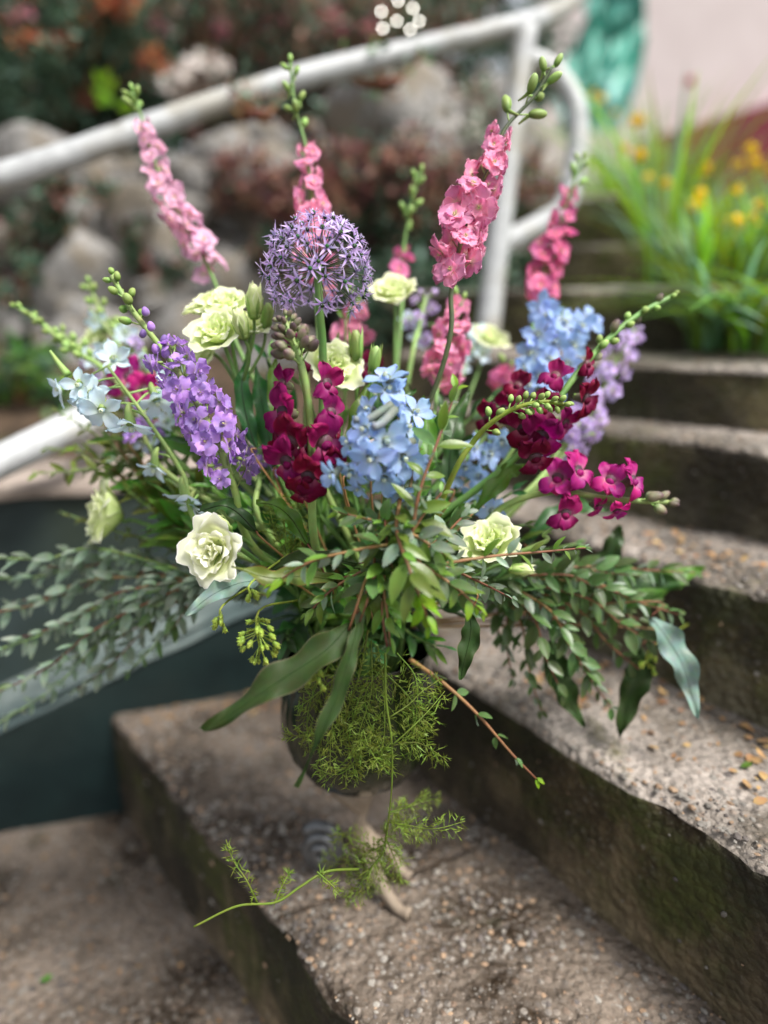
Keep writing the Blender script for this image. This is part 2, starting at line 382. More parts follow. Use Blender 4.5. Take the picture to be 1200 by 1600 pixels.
def small_bud(m, calyx='bud_green', L=.010, W=.0042):
    def f(i):
        g = G(); ell(g, (0, 0, L*.5), (W, W*.9, L*.5), m, seg=7, rings=6, taper=.25)
        for k in range(4):
            petal(g, L*.7, W*1.5, calyx, R('Z', k*pi/2) @ T(0, .0008, 0) @ R('X', 1.25), nu=3, nv=2, cup=.4, curl=.35, point=.7)
        return g.mesh('bud')
    return variants(f, 3)
def long_bud(m):
    def f(i):
        g = G(); ell(g, (0, 0, .007), (.0036, .0034, .0075), m, seg=8, rings=7, taper=-.1)
        tube(g, smooth([(0, 0, .002), (0, .003, -.002), (0, .007, -.006)], 3), .0018, .0007, m, 5)
        return g.mesh('bud')
    return variants(f, 3)
def delph_petal(m):
    def f(i):
        g = G(); petal(g, .019, .0135, m, None, nu=5, nv=4, cup=ru(.15, .4), curl=ru(-.5, .15), ruffle=ru(.03, .1), point=.25, base=.35)
        return g.mesh('petal')
    return variants(f, 5)
def delph_centre(m, spur, long=.018):
    g = G()
    for k in range(4): petal(g, .008, .005, 'bee_white', R('Z', k*pi/2+.4) @ R('X', 1.0), nu=3, nv=2, cup=.5, curl=.7)
    ell(g, (0, 0, .001), (.003, .003, .003), m, seg=6, rings=4)
    pts = smooth([(0, 0, 0), (0, .004, -.004), (0, .007, -long*.6), (0, .006, -long)], 4)
    tube(g, [Vector(p) for p in pts], .0034, .0012, spur, 7, rf=lambda u: .0034*(1-u)**.6+.0011)
    return g.mesh('floret_centre')
def snap_parts(m, lip=None):
    lip = lip or m
    out = []
    for i in range(3):
        t = G()
        tube(t, smooth([(0, -.003, 0), (0, -.001, .006), (0, .0, .013), (0, -.001, .019)], 3), .004, .007, 'mauve_bud', 9, rf=lambda u: .004+.0042*u**.7)
        for k in range(5): petal(t, .006, .004, 'bud_green', R('Z', k*2*pi/5) @ T(0, .003, -.001) @ R('X', 1.3), nu=2, nv=2, cup=.3, curl=.2, point=.6)
        u_ = G()
        for sx in (-1, 1):
            petal(u_, .026, .025, m, T(sx*.003, .004, .015) @ R('Z', -sx*.5+ru(-.2, .2)) @ R('X', ru(.45, 1.1)), nu=7, nv=8, cup=.25, curl=ru(-1.5, -.7), ruffle=.15, point=-.2, base=.6, freq=4)
        l_ = G()
        ell(l_, (0, -.003, .018), (.0062, .005, .005), lip, seg=8, rings=5)
        for sx, s in ((-1, 1), (0, .8), (1, 1)):
            petal(l_, .024*s, .022*s, lip, T(sx*.004, -.005, .018) @ R('Z', pi+sx*.8+ru(-.15, .15)) @ R('X', ru(.3, .9)), nu=7, nv=7, cup=.25, curl=ru(-1.9, -1.1), ruffle=.13, point=-.2, base=.6, freq=4)
        out.append((t.mesh('tube'), u_.mesh('upper_lip'), l_.mesh('lower_lip')))
    return out
def leaf_mesh(m, L, W0, point=.5, fold=.25, curl=-.35, nu=6, nv=4, n=7, wavy=0, vein=True):
    def f(i):
        g = G(); ph = ru(0, 6); c = curl*ru(.1, 2.2); q = random.random(); W = W0*ru(.72, 1.18)
        def fn(u, v):
            w = sin(pi*u**(.85))**(.75)*(1-point*.25*u) if 0 < u < 1 else .02
            th = c*u; y = L*(sin(th)/c); z = L*(1-cos(th))/c
            x = v*w*W/2
            return (x, y, z+fold*abs(x)+wavy*W*sin(u*9+ph)*v), (u, q, abs(v)**3)
        V, F, P = sheet(nu, nv, fn); g.add(V, F, m, P)
        tube(g, [Vector((0, -L*.08, 0)), Vector((0, 0, 0)), Vector((0, L*.2, .0))], W*.04, W*.03, m, 3)
        return g.mesh('leaf')
    return variants(f, n)

LARK = larkspur_floret('pink_petal'); LARKP = larkspur_floret('pale_pink_petal'); LARKD = larkspur_floret('deep_pink_petal')
STOCK = stock_floret('purple_petal'); STOCKL = stock_floret('lilac_petal')
BUDG = small_bud('bud_green'); BUDV = small_bud('purple_petal', L=.009); BUDL = small_bud('lilac_petal', L=.009)
BUDM = small_bud('mauve_bud', L=.014, W=.0055); LBUDG = long_bud('bud_green'); LBUDP = long_bud('rose_flower')
DP = {'sky': delph_petal('sky_petal'), 'ice': delph_petal('ice_petal')}
DC = {'sky': delph_centre('sky_petal', 'spur_grey'), 'ice': delph_centre('ice_petal', 'pale_stem', .016)}
soft('wine_petal', (.45, .12, .25), (.20, .003, .075), (.27, .008, .11), trans=.28, rough=.6, var=.12, noisy=.1, edge=(.32, .008, .12), spec=.2)
SNAPW = snap_parts('wine_petal'); SNAP = snap_parts('crimson_petal'); SNAPM = snap_parts('magenta_petal')
soft('fresh_leaf', (.12, .22, .03), (.17, .29, .04), trans=.35, rough=.36, back=(.30, .42, .28), var=.2, spec=.5, edge=(.24, .38, .10), noisy=.2)
FRESH = leaf_mesh('fresh_leaf', .026, .0115)
EUC = leaf_mesh('eucalyptus_leaf', .026, .0125); EUCY = leaf_mesh('young_leaf', .024, .012)
GLA = leaf_mesh('glaucous_leaf', .022, .0095); BROAD = leaf_mesh('deep_leaf', .055, .022, fold=.3, wavy=.08, nu=7)
BRI = leaf_mesh('bright_leaf', .050, .015, fold=.3, wavy=.1, nu=7); OVAL = leaf_mesh('glaucous_leaf', .032, .020, point=.1)

# ------------------------------------------------------------------ setting: ground, stair, parapet
def nz3(p, s): return noise.noise(Vector(p)*s)
def grid(name, x0, x1, y0, y1, nx, ny, h, m, **props):
    g = G(); V = []; P = []
    for j in range(ny+1):
        for i in range(nx+1):
            x = x0+(x1-x0)*i/nx; y = y0+(y1-y0)*j/ny; V.append((x, y, h(x, y))); P.append((.5, .5, 0))
    F = [(j*(nx+1)+i, j*(nx+1)+i+1, (j+1)*(nx+1)+i+1, (j+1)*(nx+1)+i) for j in range(ny) for i in range(nx)]
    g.add(V, F, m, P); return obj(name, g.mesh(name), **props)
grid('ground', -60, 60, -60, 80, 8, 8, lambda x, y: -.36, 'soil', kind='structure')
def bank_h(x, y):
    b = .30+.27*max(0, y-1.35)+.10*nz3((x, y, 0), 1.3)*min(1, max(0, y-1.2)*2)
    if x > .2: b -= .25*min(1, (x-.2)*3)*max(0, 1-max(0, y-2.2))
    return b
grid('garden_bank', -7, 7, 1.25, 9, 60, 40, bank_h, 'soil', kind='structure')

stair = bpy.data.objects.new('staircase', None); COL.objects.link(stair); stair['kind'] = 'structure'
def pebbles(area_fn, n, smin, smax, seed):
    smax *= .8
    """small stones set in the surface, one joined mesh"""
    r = random.Random(seed); g = G()
    t = (1+5**.5)/2
    base = np.array([(-1, t, 0), (1, t, 0), (-1, -t, 0), (1, -t, 0), (0, -1, t), (0, 1, t), (0, -1, -t), (0, 1, -t), (t, 0, -1), (t, 0, 1), (-t, 0, -1), (-t, 0, 1)])/(1+t*t)**.5
    fc = [(0,11,5),(0,5,1),(0,1,7),(0,7,10),(0,10,11),(1,5,9),(5,11,4),(11,10,2),(10,7,6),(7,1,8),(3,9,4),(3,4,2),(3,2,6),(3,6,8),(3,8,9),(4,9,5),(2,4,11),(6,2,10),(8,6,7),(9,8,1)]
    for k in range(n):
        p, nrm = area_fn(r)
        if p is None: continue
        s = smin+(smax-smin)*r.random()**3
        M = facing(p, nrm, Vector((r.random(), r.random(), .3)), s, r.random()*6)
        sc = np.diag([r.uniform(.8, 1.3), r.uniform(.6, 1.), r.uniform(.35, .6)])
        c = r.random(); m = 'pebble_grey' if c < .5 else ('pebble_tan' if c < .72 else 'pebble_dark')
        g.add(base @ sc, fc, m, None, M)
    return g
def make_step(p0, p1, ztop, zbot, depth, mt, mr, seed, npeb=0, segs=90, sag=.0):
    """one cast step: worn nosing, tread behind it, riser under it; p0 left, p1 right (plan)"""
    p0 = Vector((p0[0], p0[1], 0)); p1 = Vector((p1[0], p1[1], 0)); e = (p1-p0); L = e.length; e.normalize()
    nb = Vector((-e.y, e.x, 0))                                    # towards the back of the tread
    back = [depth*k/14 for k in range(14, 0, -1)]
    prof = [(b, 0, 0) for b in back]+[(.016, 0, 0), (.008, -.001, 0), (.003, -.004, 0), (0, -.010, 1), (-.001, -.018, 1)]
    h = ztop-zbot
    prof += [(0+.004*k/8, -.018-(h-.018)*k/8, 1) for k in range(1, 9)]
    g = G(); V = []
    for i in range(segs+1):
        s = L*i/segs
        for k, (b, z, _) in enumerate(prof):
            p = p0+e*s+nb*b+Vector((0, 0, ztop+z))
            q = p*1; q.z += seed*3
            edge = max(0, 1-abs(b)/.03)*(1 if z > -.03 else .4)
            d = nz3(q, 5)*.006+nz3(q, 14)*.004+nz3(q, 45)*.0025
            chip = (max(0, nz3(q, 16)-.2)*.035+max(0, nz3(q, 50)-.2)*.012)*edge
            if _ == 0: p.z += d-chip*.8
            p -= nb*(d if _ else 0); p += nb*chip
            V.append(tuple(p))
    hf = [min(1, max(0, 1+z/max(h, .01))) for (b_, z, _) in prof]
    n = len(prof); Ft = []; Fr = []
    for i in range(segs):
        for k in range(n-1):
            (Fr if k >= 17 else Ft).append((i*n+k, i*n+k+1, (i+1)*n+k+1, (i+1)*n+k))
    P = np.array([[hf[k], .5, 0.] for i in range(segs+1) for k in range(n)]); g.add(V, Ft, mt, P); i2 = g.mi(mr); g.f.extend(Fr); g.m.extend([i2]*len(Fr))
    # end caps and back so the step is a solid block
    a0, a1 = p0+nb*depth, p1+nb*depth
    box = [(p0.x, p0.y, zbot), (a0.x, a0.y, zbot), (a0.x, a0.y, ztop-.004), (p0.x, p0.y, ztop-.012), (p1.x, p1.y, zbot), (a1.x, a1.y, zbot), (a1.x, a1.y, ztop-.004), (p1.x, p1.y, ztop-.012)]
    g.add(box, [(0, 1, 2, 3), (7, 6, 5, 4), (1, 5, 6, 2)], mr)
    o = obj('step', g.mesh('step'), stair)
    if npeb:
        def af(r):
            s = r.random()*L
            if r.random() < .985: return p0+e*s+nb*(.003+r.random()**1.3*min(depth, .36))+Vector((0, 0, ztop)), UP
            return p0+e*s+Vector((0, 0, ztop-.02-r.random()*(h-.03))), -nb
        pg = pebbles(af, npeb, .0016, .0062, seed)
        obj('pebble_aggregate', pg.mesh('pebble_aggregate', False), o, kind='stuff')
    return o, p0, e, nb, L
def ext(a, b, l, r):
    a = Vector(a); b = Vector(b); e = (b-a).normalized(); return a-e*l, b+e*r
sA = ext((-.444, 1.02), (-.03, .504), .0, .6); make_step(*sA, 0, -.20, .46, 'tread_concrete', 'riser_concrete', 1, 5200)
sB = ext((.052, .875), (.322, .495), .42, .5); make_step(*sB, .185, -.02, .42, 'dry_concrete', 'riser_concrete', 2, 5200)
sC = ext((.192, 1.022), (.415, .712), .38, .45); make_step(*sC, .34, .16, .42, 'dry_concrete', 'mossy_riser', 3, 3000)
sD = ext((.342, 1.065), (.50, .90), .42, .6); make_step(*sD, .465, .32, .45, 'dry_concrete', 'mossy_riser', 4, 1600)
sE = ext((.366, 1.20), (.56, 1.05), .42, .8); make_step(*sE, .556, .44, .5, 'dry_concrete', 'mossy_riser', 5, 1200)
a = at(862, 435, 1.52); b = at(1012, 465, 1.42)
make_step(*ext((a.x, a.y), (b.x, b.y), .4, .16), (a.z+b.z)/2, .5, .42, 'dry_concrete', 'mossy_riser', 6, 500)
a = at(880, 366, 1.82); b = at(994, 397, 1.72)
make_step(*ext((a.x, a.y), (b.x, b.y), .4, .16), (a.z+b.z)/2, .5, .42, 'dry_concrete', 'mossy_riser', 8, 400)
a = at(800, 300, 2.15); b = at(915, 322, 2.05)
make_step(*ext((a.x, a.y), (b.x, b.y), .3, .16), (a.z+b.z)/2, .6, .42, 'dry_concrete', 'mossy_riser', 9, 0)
# lower landing
def land_h(x, y): return -.185+nz3((x, y, 5), 9)*.004+nz3((x, y, 9), 40)*.002
lo = grid('landing', -1.6, .7, -.2, 1.35, 150, 110, land_h, 'tread_concrete', kind='structure')
def af(r):
    x = r.uniform(-.75, .1); y = r.uniform(.35, 1.05); return Vector((x, y, land_h(x, y))), UP
lp = obj('pebble_aggregate', pebbles(af, 4200, .0016, .0065, 11).mesh('pebble_aggregate', False), lo, kind='stuff')

# dark seam across the vase step: a thin joint of dirt
g = G()
js = [at(433, 1448, .775), at(525, 1413, .80), at(648, 1370, .835), at(740, 1331, .87)]
js = [Vector((p.x, p.y, .0035)) for p in js]
jp = smooth(js, 8); V = []
for i, p in enumerate(jp):
    w = .0022+.0012*nz3(p, 60)
    V += [(p.x+w*.4, p.y+w, p.z), (p.x-w*.4, p.y-w, p.z)]
g.add(V, [(2*i, 2*i+1, 2*i+3, 2*i+2) for i in range(len(jp)-1)], 'soil')
obj('dirt_joint', g.mesh('dirt_joint'), stair, kind='stuff')

# parapet: teal painted face with a much paler sloping cap
PD = Vector((.956, .294, 0)).normalized(); PN = Vector((-PD.y, PD.x, 0)); PO = Vector((-.630, .966, 0))
def parapet():
    t = thing('parapet_wall', 'dark teal painted low wall with pale sloping cap beside the steps', 'wall', tuple(PO-PD*.6+Vector((0, 0, -.2))))
    g = G(); n = 60; V = []; cap = []
    def zt(s): return .008+.33*s+.02*sin(s*3.1)+(.05*max(0, s-.35))
    rows = 14
    for i in range(n+1):
        s = -1.0+2.2*i/n
        for k in range(rows+1):
            z = -.24+(zt(s)+.24)*k/rows; p = PO+PD*s+Vector((0, 0, z))
            p -= PN*(.004*nz3(p, 7)+.002*nz3(p, 30)); p += PN*(max(0, (k-rows+1))*.006)
            V.append(tuple(p-t.location))
    F = [(i*(rows+1)+k, (i+1)*(rows+1)+k, (i+1)*(rows+1)+k+1, i*(rows+1)+k+1) for i in range(n) for k in range(rows)]
    g.add(V, F, 'teal_paint'); obj('wall_face', g.mesh('wall_face'), t)
    g = G(); V = []; m = 8
    for i in range(n+1):
        s = -1.0+2.2*i/n
        for k in range(m+1):
            w = .135*k/m; z = zt(s)+(.004-.009*(1-min(1, k/1.5)))+.004*nz3((s, w, 2), 14)
            if k == 0: z -= .012
            p = PO+PD*s+PN*(w-.004)+Vector((0, 0, z)); V.append(tuple(p-t.location))
    F = [(i*(m+1)+k, (i+1)*(m+1)+k, (i+1)*(m+1)+k+1, i*(m+1)+k+1) for i in range(n) for k in range(m)]
    g.add(V, F, 'pale_slate'); obj('wall_cap', g.mesh('wall_cap'), t)
    return t
parapet()
def backwall():
    o0 = PO+PN*.13
    t = thing('garden_wall', 'dull slate painted wall with pinkish coping behind the sloping cap', 'wall', tuple(o0+Vector((0, 0, -.2))))
    g = G(); V = []; n = 50; rows = 10
    def zt(s): return .345+.06*max(0, s-.2)
    for i in range(n+1):
        s = -1.2+2.3*i/n
        for k in range(rows+1):
            z = -.05+(zt(s)+.05)*k/rows; p = o0+PD*s+Vector((0, 0, z)); p -= PN*(.006*nz3(p, 6)+.002*nz3((p.x, p.y, p.z*5), 14)); V.append(tuple(p-t.location))
    F = [(i*(rows+1)+k, (i+1)*(rows+1)+k, (i+1)*(rows+1)+k+1, i*(rows+1)+k+1) for i in range(n) for k in range(rows)]
    g.add(V, F, 'slate_paint'); obj('wall_face', g.mesh('wall_face'), t)
    g = G(); V = []
    for i in range(n+1):
        s = -1.2+2.3*i/n; z = zt(s)
        for (w, dz) in ((-.012, .0), (-.014, .012), (-.006, .022), (.1, .026), (.2, .022), (.2, -.1)):
            p = o0+PD*s+PN*w+Vector((0, 0, z+dz)); p += rv(.0012); V.append(tuple(p-t.location))
    F = [(i*6+k, (i+1)*6+k, (i+1)*6+k+1, i*6+k+1) for i in range(n) for k in range(5)]
    g.add(V, F, 'coping_stone'); obj('coping', g.mesh('coping'), t)
backwall()

# ------------------------------------------------------------------ railing
def railing():
    t = thing('stair_railing', 'white painted tubular handrail curving up beside the steps to a looped end', 'railing', tuple(at(760, 520, 1.52)))
    L = Vector(t.location)
    def tb(name, pts, r, n=10, jit=.0, sides=16):
        g = G(); P = smooth(pts, n); P = [p+rv(jit)-L for p in P]; tube(g, P, r, r, 'white_paint', sides); obj(name, g.mesh(name), t)
    tb('top_rail', [at(-330, 330, 1.08), at(-150, 310, 1.12), at(0, 277, 1.17), at(160, 225, 1.23), at(300, 175, 1.29), at(480, 118, 1.37), at(650, 78, 1.46), at(800, 42, 1.52), at(860, 22, 1.6), at(905, -10, 1.7), at(930, -60, 1.85)], .0225, jit=.0006)
    tb('lower_rail', [at(-330, 840, .98), at(-120, 775, 1.02), at(0, 722, 1.06), at(110, 668, 1.12), at(140, 655, 1.2), at(148, 668, 1.3), at(145, 720, 1.38)], .0245)
    tb('rail_post', [at(822, 44, 1.52), at(800, 200, 1.515), at(775, 400, 1.51), at(758, 560, 1.5)], .0255)
    tb('end_loop', [at(806, 92, 1.55), at(840, 98, 1.555), at(872, 120, 1.56), at(897, 160, 1.56), at(903, 210, 1.56), at(896, 270, 1.56), at(880, 325, 1.555), at(845, 350, 1.55), at(778, 385, 1.53)], .0235)
railing()

# ------------------------------------------------------------------ rock garden behind
def rock_mesh(i):
    import bmesh
    bm = bmesh.new(); bmesh.ops.create_icosphere(bm, subdivisions=3, radius=1)
    r = random.Random(i); off = Vector((r.random()*50, r.random()*50, i))
    for v in bm.verts:
        n0 = v.co.normalized(); q = n0*1.2+off
        d = 1+.45*noise.noise(q)+.22*noise.noise(q*2.6)+.09*noise.noise(q*7)
        c = n0*d; c.x = max(-.82, min(.82, c.x)); c.y = max(-.75, min(.75, c.y)); c.z = max(-.78, min(.72, c.z)); v.co = c
    me = bpy.data.meshes.new('rock'); bm.to_mesh(me); bm.free()
    me.polygons.foreach_set('use_smooth', [True]*len(me.polygons)); me.materials.append(MATS['rock']); return me
ROCKS = [rock_mesh(i) for i in range(9)]
rk = thing('rock_garden_wall', 'rough wall of grey boulders behind the white handrail', 'rock wall', tuple(at(380, 560, 2.3)))
r = random.Random(5)
yy = 640
row = 0
while yy > 110:
    x = -260+r.uniform(-30, 30)
    while x < 700:
        w = r.uniform(70, 190); topline = 300-(x+100)*.21
        if yy > topline-10 and not (x > 420 and yy > 230 and r.random() < .35):
            d = 2.35-(.12 if yy > 420 else 0)+r.uniform(-.07, .07)+max(0, (x-500))*.0008
            p = at(x+w/2, yy+r.uniform(-14, 14), d); s = s_at(w, d)*.62
            M = Matrix.Translation(p) @ Matrix.Rotation(r.uniform(-.9, .9), 4, 'Y') @ Matrix.Rotation(r.uniform(0, 6), 4, 'Z') @ Matrix.Diagonal((s, s*.8, s*r.uniform(.55, .85), 1))
            obj('rock', r.choice(ROCKS), rk, rel(rk, M))
        x += w*.80
    yy -= 58; row += 1

def leafcloud(n, clumps, size, mats, seed=0, spread=.35, flat=1.):
    """n small folded leaves gathered round clump points ((x,y,z), radius); local coordinates"""
    R_ = np.random.default_rng(seed); g = G()
    C = np.array([c[0] for c in clumps]); rad = np.array([c[1] for c in clumps])
    per = len(mats)
    for mi_, (m, frac) in enumerate(mats):
        k = int(n*frac); idx = R_.integers(0, len(C), k)
        d = R_.normal(size=(k, 3)); d /= np.linalg.norm(d, axis=1)[:, None]
        rr = rad[idx]*(R_.random(k)**.45)
        pos = C[idx]+d*rr[:, None]*np.array([1, 1, flat])
        a = R_.normal(size=(k, 3))+d*.6; a /= np.linalg.norm(a, axis=1)[:, None]
        b = np.cross(a, R_.normal(size=(k, 3))); b /= np.linalg.norm(b, axis=1)[:, None]
        c = np.cross(a, b); s = size*R_.uniform(.6, 1.4, k)[:, None]
        P0 = pos; P1 = pos+a*s*.5+b*s*.24+c*s*.06; P2 = pos+a*s; P3 = pos+a*s*.5-b*s*.24+c*s*.06
        V = np.stack([P0, P1, P2, P3], 1).reshape(-1, 3)
        F = [(4*i, 4*i+1, 4*i+2, 4*i+3) for i in range(k)]
        q = np.repeat(R_.random(k), 4); pig = np.stack([np.tile([0, .5, 1, .5], k), q, np.zeros(4*k)], 1)
        g.add(V, F, m, pig)
    return g
def bush(name, label, cat, px, py, d, rx, rz, n, size, mats, seed, flower=None, nf=0, group=None, ncl=26):
    base = at(px, py, d); base.z -= rz*.6
    t = thing(name, label, cat, tuple(base), group)
    r = random.Random(seed)
    cl = []
    for k in range(ncl):
        a = r.uniform(0, 2*pi); q = r.random()**.6; cl.append(((cos(a)*q*rx, sin(a)*q*rx*.7, rz*.6+r.uniform(-1, 1)*rz*(1-q*.4)), rx*r.uniform(.14, .30)))
    g = leafcloud(n, cl, size, mats, seed); obj('foliage', g.mesh('foliage', False), t, kind='stuff')
    g = G()
    for k in range(min(9, ncl)):
        c = Vector(cl[k][0]); tube(g, smooth([(r.uniform(-.03, .03), r.uniform(-.03, .03), -rz*.5), c*.5+Vector((0, 0, -.02)), c], 4), .008, .002, 'twig', 5)
    obj('branches', g.mesh('branches'), t)
    if flower:
        for k in range(nf):
            c = cl[r.randrange(len(cl))]; p = Vector(c[0])+Vector((r.uniform(-1, 1), -abs(r.gauss(.7, .3)), r.uniform(-.6, 1)))*c[1]
            g = leafcloud(46, [((0, 0, 0), .045*r.uniform(.6, 1.2))], .026, [(flower, 1)], seed+k, flat=.6)
            obj('flower_cluster', g.mesh('flower_cluster', False), t, Matrix.Translation(p))
    return t
SH = [('shade_leaf', .75), ('grey_green_leaf', .25)]
bush('evergreen_shrub', 'tall dark hedge shrub closing off the view above the rocks on the left', 'shrub', 120, -20, 3.5, .8, .8, 6500, .06, SH, 41, ncl=60)
bush('evergreen_shrub', 'tall dark hedge shrub behind the reddish bush at top centre', 'shrub', 480, 0, 3.6, .8, .8, 6500, .06, [('shade_leaf', .7), ('dusky_leaf', .3)], 42, ncl=60)
bush('evergreen_shrub', 'dark hedge shrub left of the pink house wall', 'shrub', 760, 30, 3.9, .42, .7, 4500, .06, [('shade_leaf', .6), ('grey_green_leaf', .4)], 43, ncl=50)
bush('evergreen_shrub', 'lower dark hedge growth behind the rocks at the far left', 'shrub', 40, 170, 3.3, .8, .4, 5000, .055, SH, 44, ncl=50)
bush('evergreen_shrub', 'lower dark hedge growth behind the rocks at top centre', 'shrub', 420, 130, 3.3, .8, .4, 5000, .055, [('shade_leaf', .7), ('dusky_leaf', .3)], 45, ncl=50)
bush('evergreen_shrub', 'dense dark green shrub filling the top left corner above the rocks', 'shrub', 30, 120, 2.7, .55, .42, 5200, .045, SH, 1, 'rose_flower', 5)
bush('azalea_bush', 'azalea bush with coral orange flower heads above the left handrail', 'shrub', 130, 60, 2.45, .30, .20, 1800, .035, SH, 2, 'coral_flower', 30)
bush('azalea_bush', 'dusky rose flowering bush hanging over the rocks above the pale larkspur', 'shrub', 330, 70, 2.75, .5, .30, 3200, .038, [('shade_leaf', .6), ('dusky_leaf', .4)], 3, 'rose_flower', 16)
bush('azalea_bush', 'low bush with a clump of white blossom just above the handrail', 'shrub', 300, 130, 2.2, .13, .07, 320, .028, [('dusky_leaf', .6), ('shade_leaf', .4)], 4, 'white_flower', 11, ncl=10)
bush('heather_bush', 'dark reddish shrub along the top edge right of centre', 'shrub', 560, 20, 3.0, .55, .30, 3600, .040, [('shade_leaf', .55), ('dusky_leaf', .45)], 5, 'rose_flower', 10)
bush('heuchera_plant', 'reddish brown leafy plant growing between rocks behind the allium', 'plant', 590, 300, 2.1, .32, .12, 2600, .040, [('dusky_leaf', .8), ('shade_leaf', .2)], 6)
bush('heuchera_plant', 'reddish brown leafy plant in a rock gap behind the pale pink larkspur', 'plant', 395, 280, 2.15, .12, .07, 600, .035, [('dusky_leaf', .9), ('shade_leaf', .1)], 7)
bush('heuchera_plant', 'russet plant seen through the looped end of the handrail', 'plant', 812, 290, 2.2, .13, .10, 700, .035, [('dusky_leaf', .8), ('shade_leaf', .2)], 8)
bush('ivy_plant', 'sparse pale green creeper trailing over the middle of the handrail', 'climbing plant', 600, 100, 1.45, .12, .035, 170, .018, [('grey_green_leaf', .6), ('bright_leaf', .4)], 9, ncl=14)
bush('ivy_plant', 'wisps of creeper hanging across the handrail between the two left spires', 'climbing plant', 400, 150, 1.28, .07, .03, 90, .016, [('grey_green_leaf', .6), ('dusky_leaf', .4)], 19, ncl=8)
bush('wall_plant', 'pale dusty plants and moss on the rocks right of the allium', 'plant', 640, 190, 2.3, .28, .16, 1000, .035, [('grey_green_leaf', .5), ('white_flower', .3), ('dusky_leaf', .2)], 12)
bush('fern_plant', 'green leafy plant below the handrail at the left edge', 'plant', 30, 590, 1.75, .16, .10, 800, .040, [('bright_leaf', .5), ('shade_leaf', .5)], 13)
bush('fern_plant', 'dark plants in the gap between steps and rocks under the handrail post', 'plant', 700, 470, 1.9, .3, .12, 1500, .035, SH, 14)
for (x, y, rx, rz, n_, lb) in ((90, 330, .14, .12, 500, 'dark fern tuft growing from a crack in the left rocks'), (250, 400, .10, .12, 350, 'dark tuft in the rocks below the pale larkspur'), (430, 420, .12, .14, 500, 'dark tuft in the rocks left of the allium'),
                        (20, 450, .12, .15, 450, 'tuft of dull green growth at the left frame edge'), (560, 390, .25, .10, 900, 'shadowy growth at the foot of the rocks right of the allium')):
    bush('fern_plant', lb, 'plant', x, y, 2.12, rx, rz, n_, .04, [('shade_leaf', .7), ('dusky_leaf', .3)], int(x), ncl=12)
# a single bright sprig
t = thing('bright_sprig', 'single lime green sprig in front of the dark shrub above the left handrail', 'sprig', tuple(at(190, 175, 1.9)))
g = G(); pp = smooth([at(195, 180, 1.9), at(170, 150, 1.9), at(150, 118, 1.9)], 5); tube(g, [p-Vector(t.location) for p in pp], .002, .001, 'fern_green', 5); obj('stem', g.mesh('stem'), t)
lm = leaf_mesh('young_leaf', .045, .022, n=2)
for k in range(8):
    p = pp[1+k]; obj('leaf', lm[k % 2], t, rel(t, along(p, Vector((random.uniform(-1, 1), -.2, random.uniform(-.2, 1))), tocam(p), 1)))
# glowing beads added to stand in for sky glints through the leaves
t = thing('sky_glint_cluster', 'cluster of small glowing beads standing in for sky glints at the top edge', 'sky glints', tuple(at(620, 5, 1.72)))
g = G(); tube(g, [p-Vector(t.location) for p in smooth([at(560, -40, 1.73), at(600, 22, 1.73), at(640, 20, 1.73), at(700, -60, 1.73)], 6)], .002, .002, 'dark_stem', 5); obj('added_wire', g.mesh('added_wire'), t)  # wire made up to carry the glint beads
bm_ = G(); ell(bm_, (0, 0, 0), (.0028, .0028, .0034), 'glint_glow', seg=8, rings=6); bmz = bm_.mesh('glint_bead')
for (x, y) in ((622, 1), (645, 13), (596, 18), (620, 33), (598, 44), (641, 46), (655, 33)):
    obj('glint_bead', bmz, t, rel(t, Matrix.Translation(at(x, y, 1.72))))

# ------------------------------------------------------------------ flower bed, house on the right
def bed_h(x, y): return .555+.16*(y-1.15)+.03*nz3((x, y, 3), 6)
g = G(); V = []; nx, ny = 40, 40
for j in range(ny+1):
    v = j/ny
    for i in range(nx+1):
        u = i/nx; left = Vector((.70, 1.42)).lerp(Vector((1.25, 4.4)), v); right = Vector((2.6, .2)).lerp(Vector((4.5, 4.4)), v)
        q = left.lerp(right, u); V.append((q.x, q.y, bed_h(q.x, max(1.1, q.y)) if i else .3))
g.add(V, [(j*(nx+1)+i, j*(nx+1)+i+1, (j+1)*(nx+1)+i+1, (j+1)*(nx+1)+i) for j in range(ny) for i in range(nx)], 'soil')
obj('flower_bed', g.mesh('flower_bed'), kind='structure')
def blade(g, p, d, L, W, m, droop):
    pts = []
    for k in range(7):
        u = k/6; pts.append(p+Vector((d.x*L*u*u*droop, d.y*L*u*u*droop, L*(u-.45*droop*u*u))))
    side = Vector((-d.y, d.x, 0)).normalized(); V = []; P = []; q = random.random()
    for k, c in enumerate(pts):
        u = k/6; w = W*.5*(1-u**3)*(.7+.3*sin(pi*u))+.0004
        V += [tuple(c-side*w), tuple(c+Vector((0, 0, -.15*w))), tuple(c+side*w)]; P += [(u, q, 1), (u, q, 0), (u, q, 1)]
    F = []
    for k in range(6): F += [(3*k, 3*k+1, 3*k+4, 3*k+3), (3*k+1, 3*k+2, 3*k+5, 3*k+4)]
    g.add(V, F, m, P)
def daff_head():
    g = G()
    for k in range(6): petal(g, .026, .018, 'yellow_petal', R('Z', k*pi/3) @ R('X', .15), nu=3, nv=3, cup=.2, curl=-.2, point=.5)
    tube(g, [Vector((0, 0, 0)), Vector((0, 0, .01)), Vector((0, 0, .02))], .007, .012, 'orange_trumpet', 10)
    return g.mesh('flower_head')
DAFF = daff_head()
spots = []
r = random.Random(21)
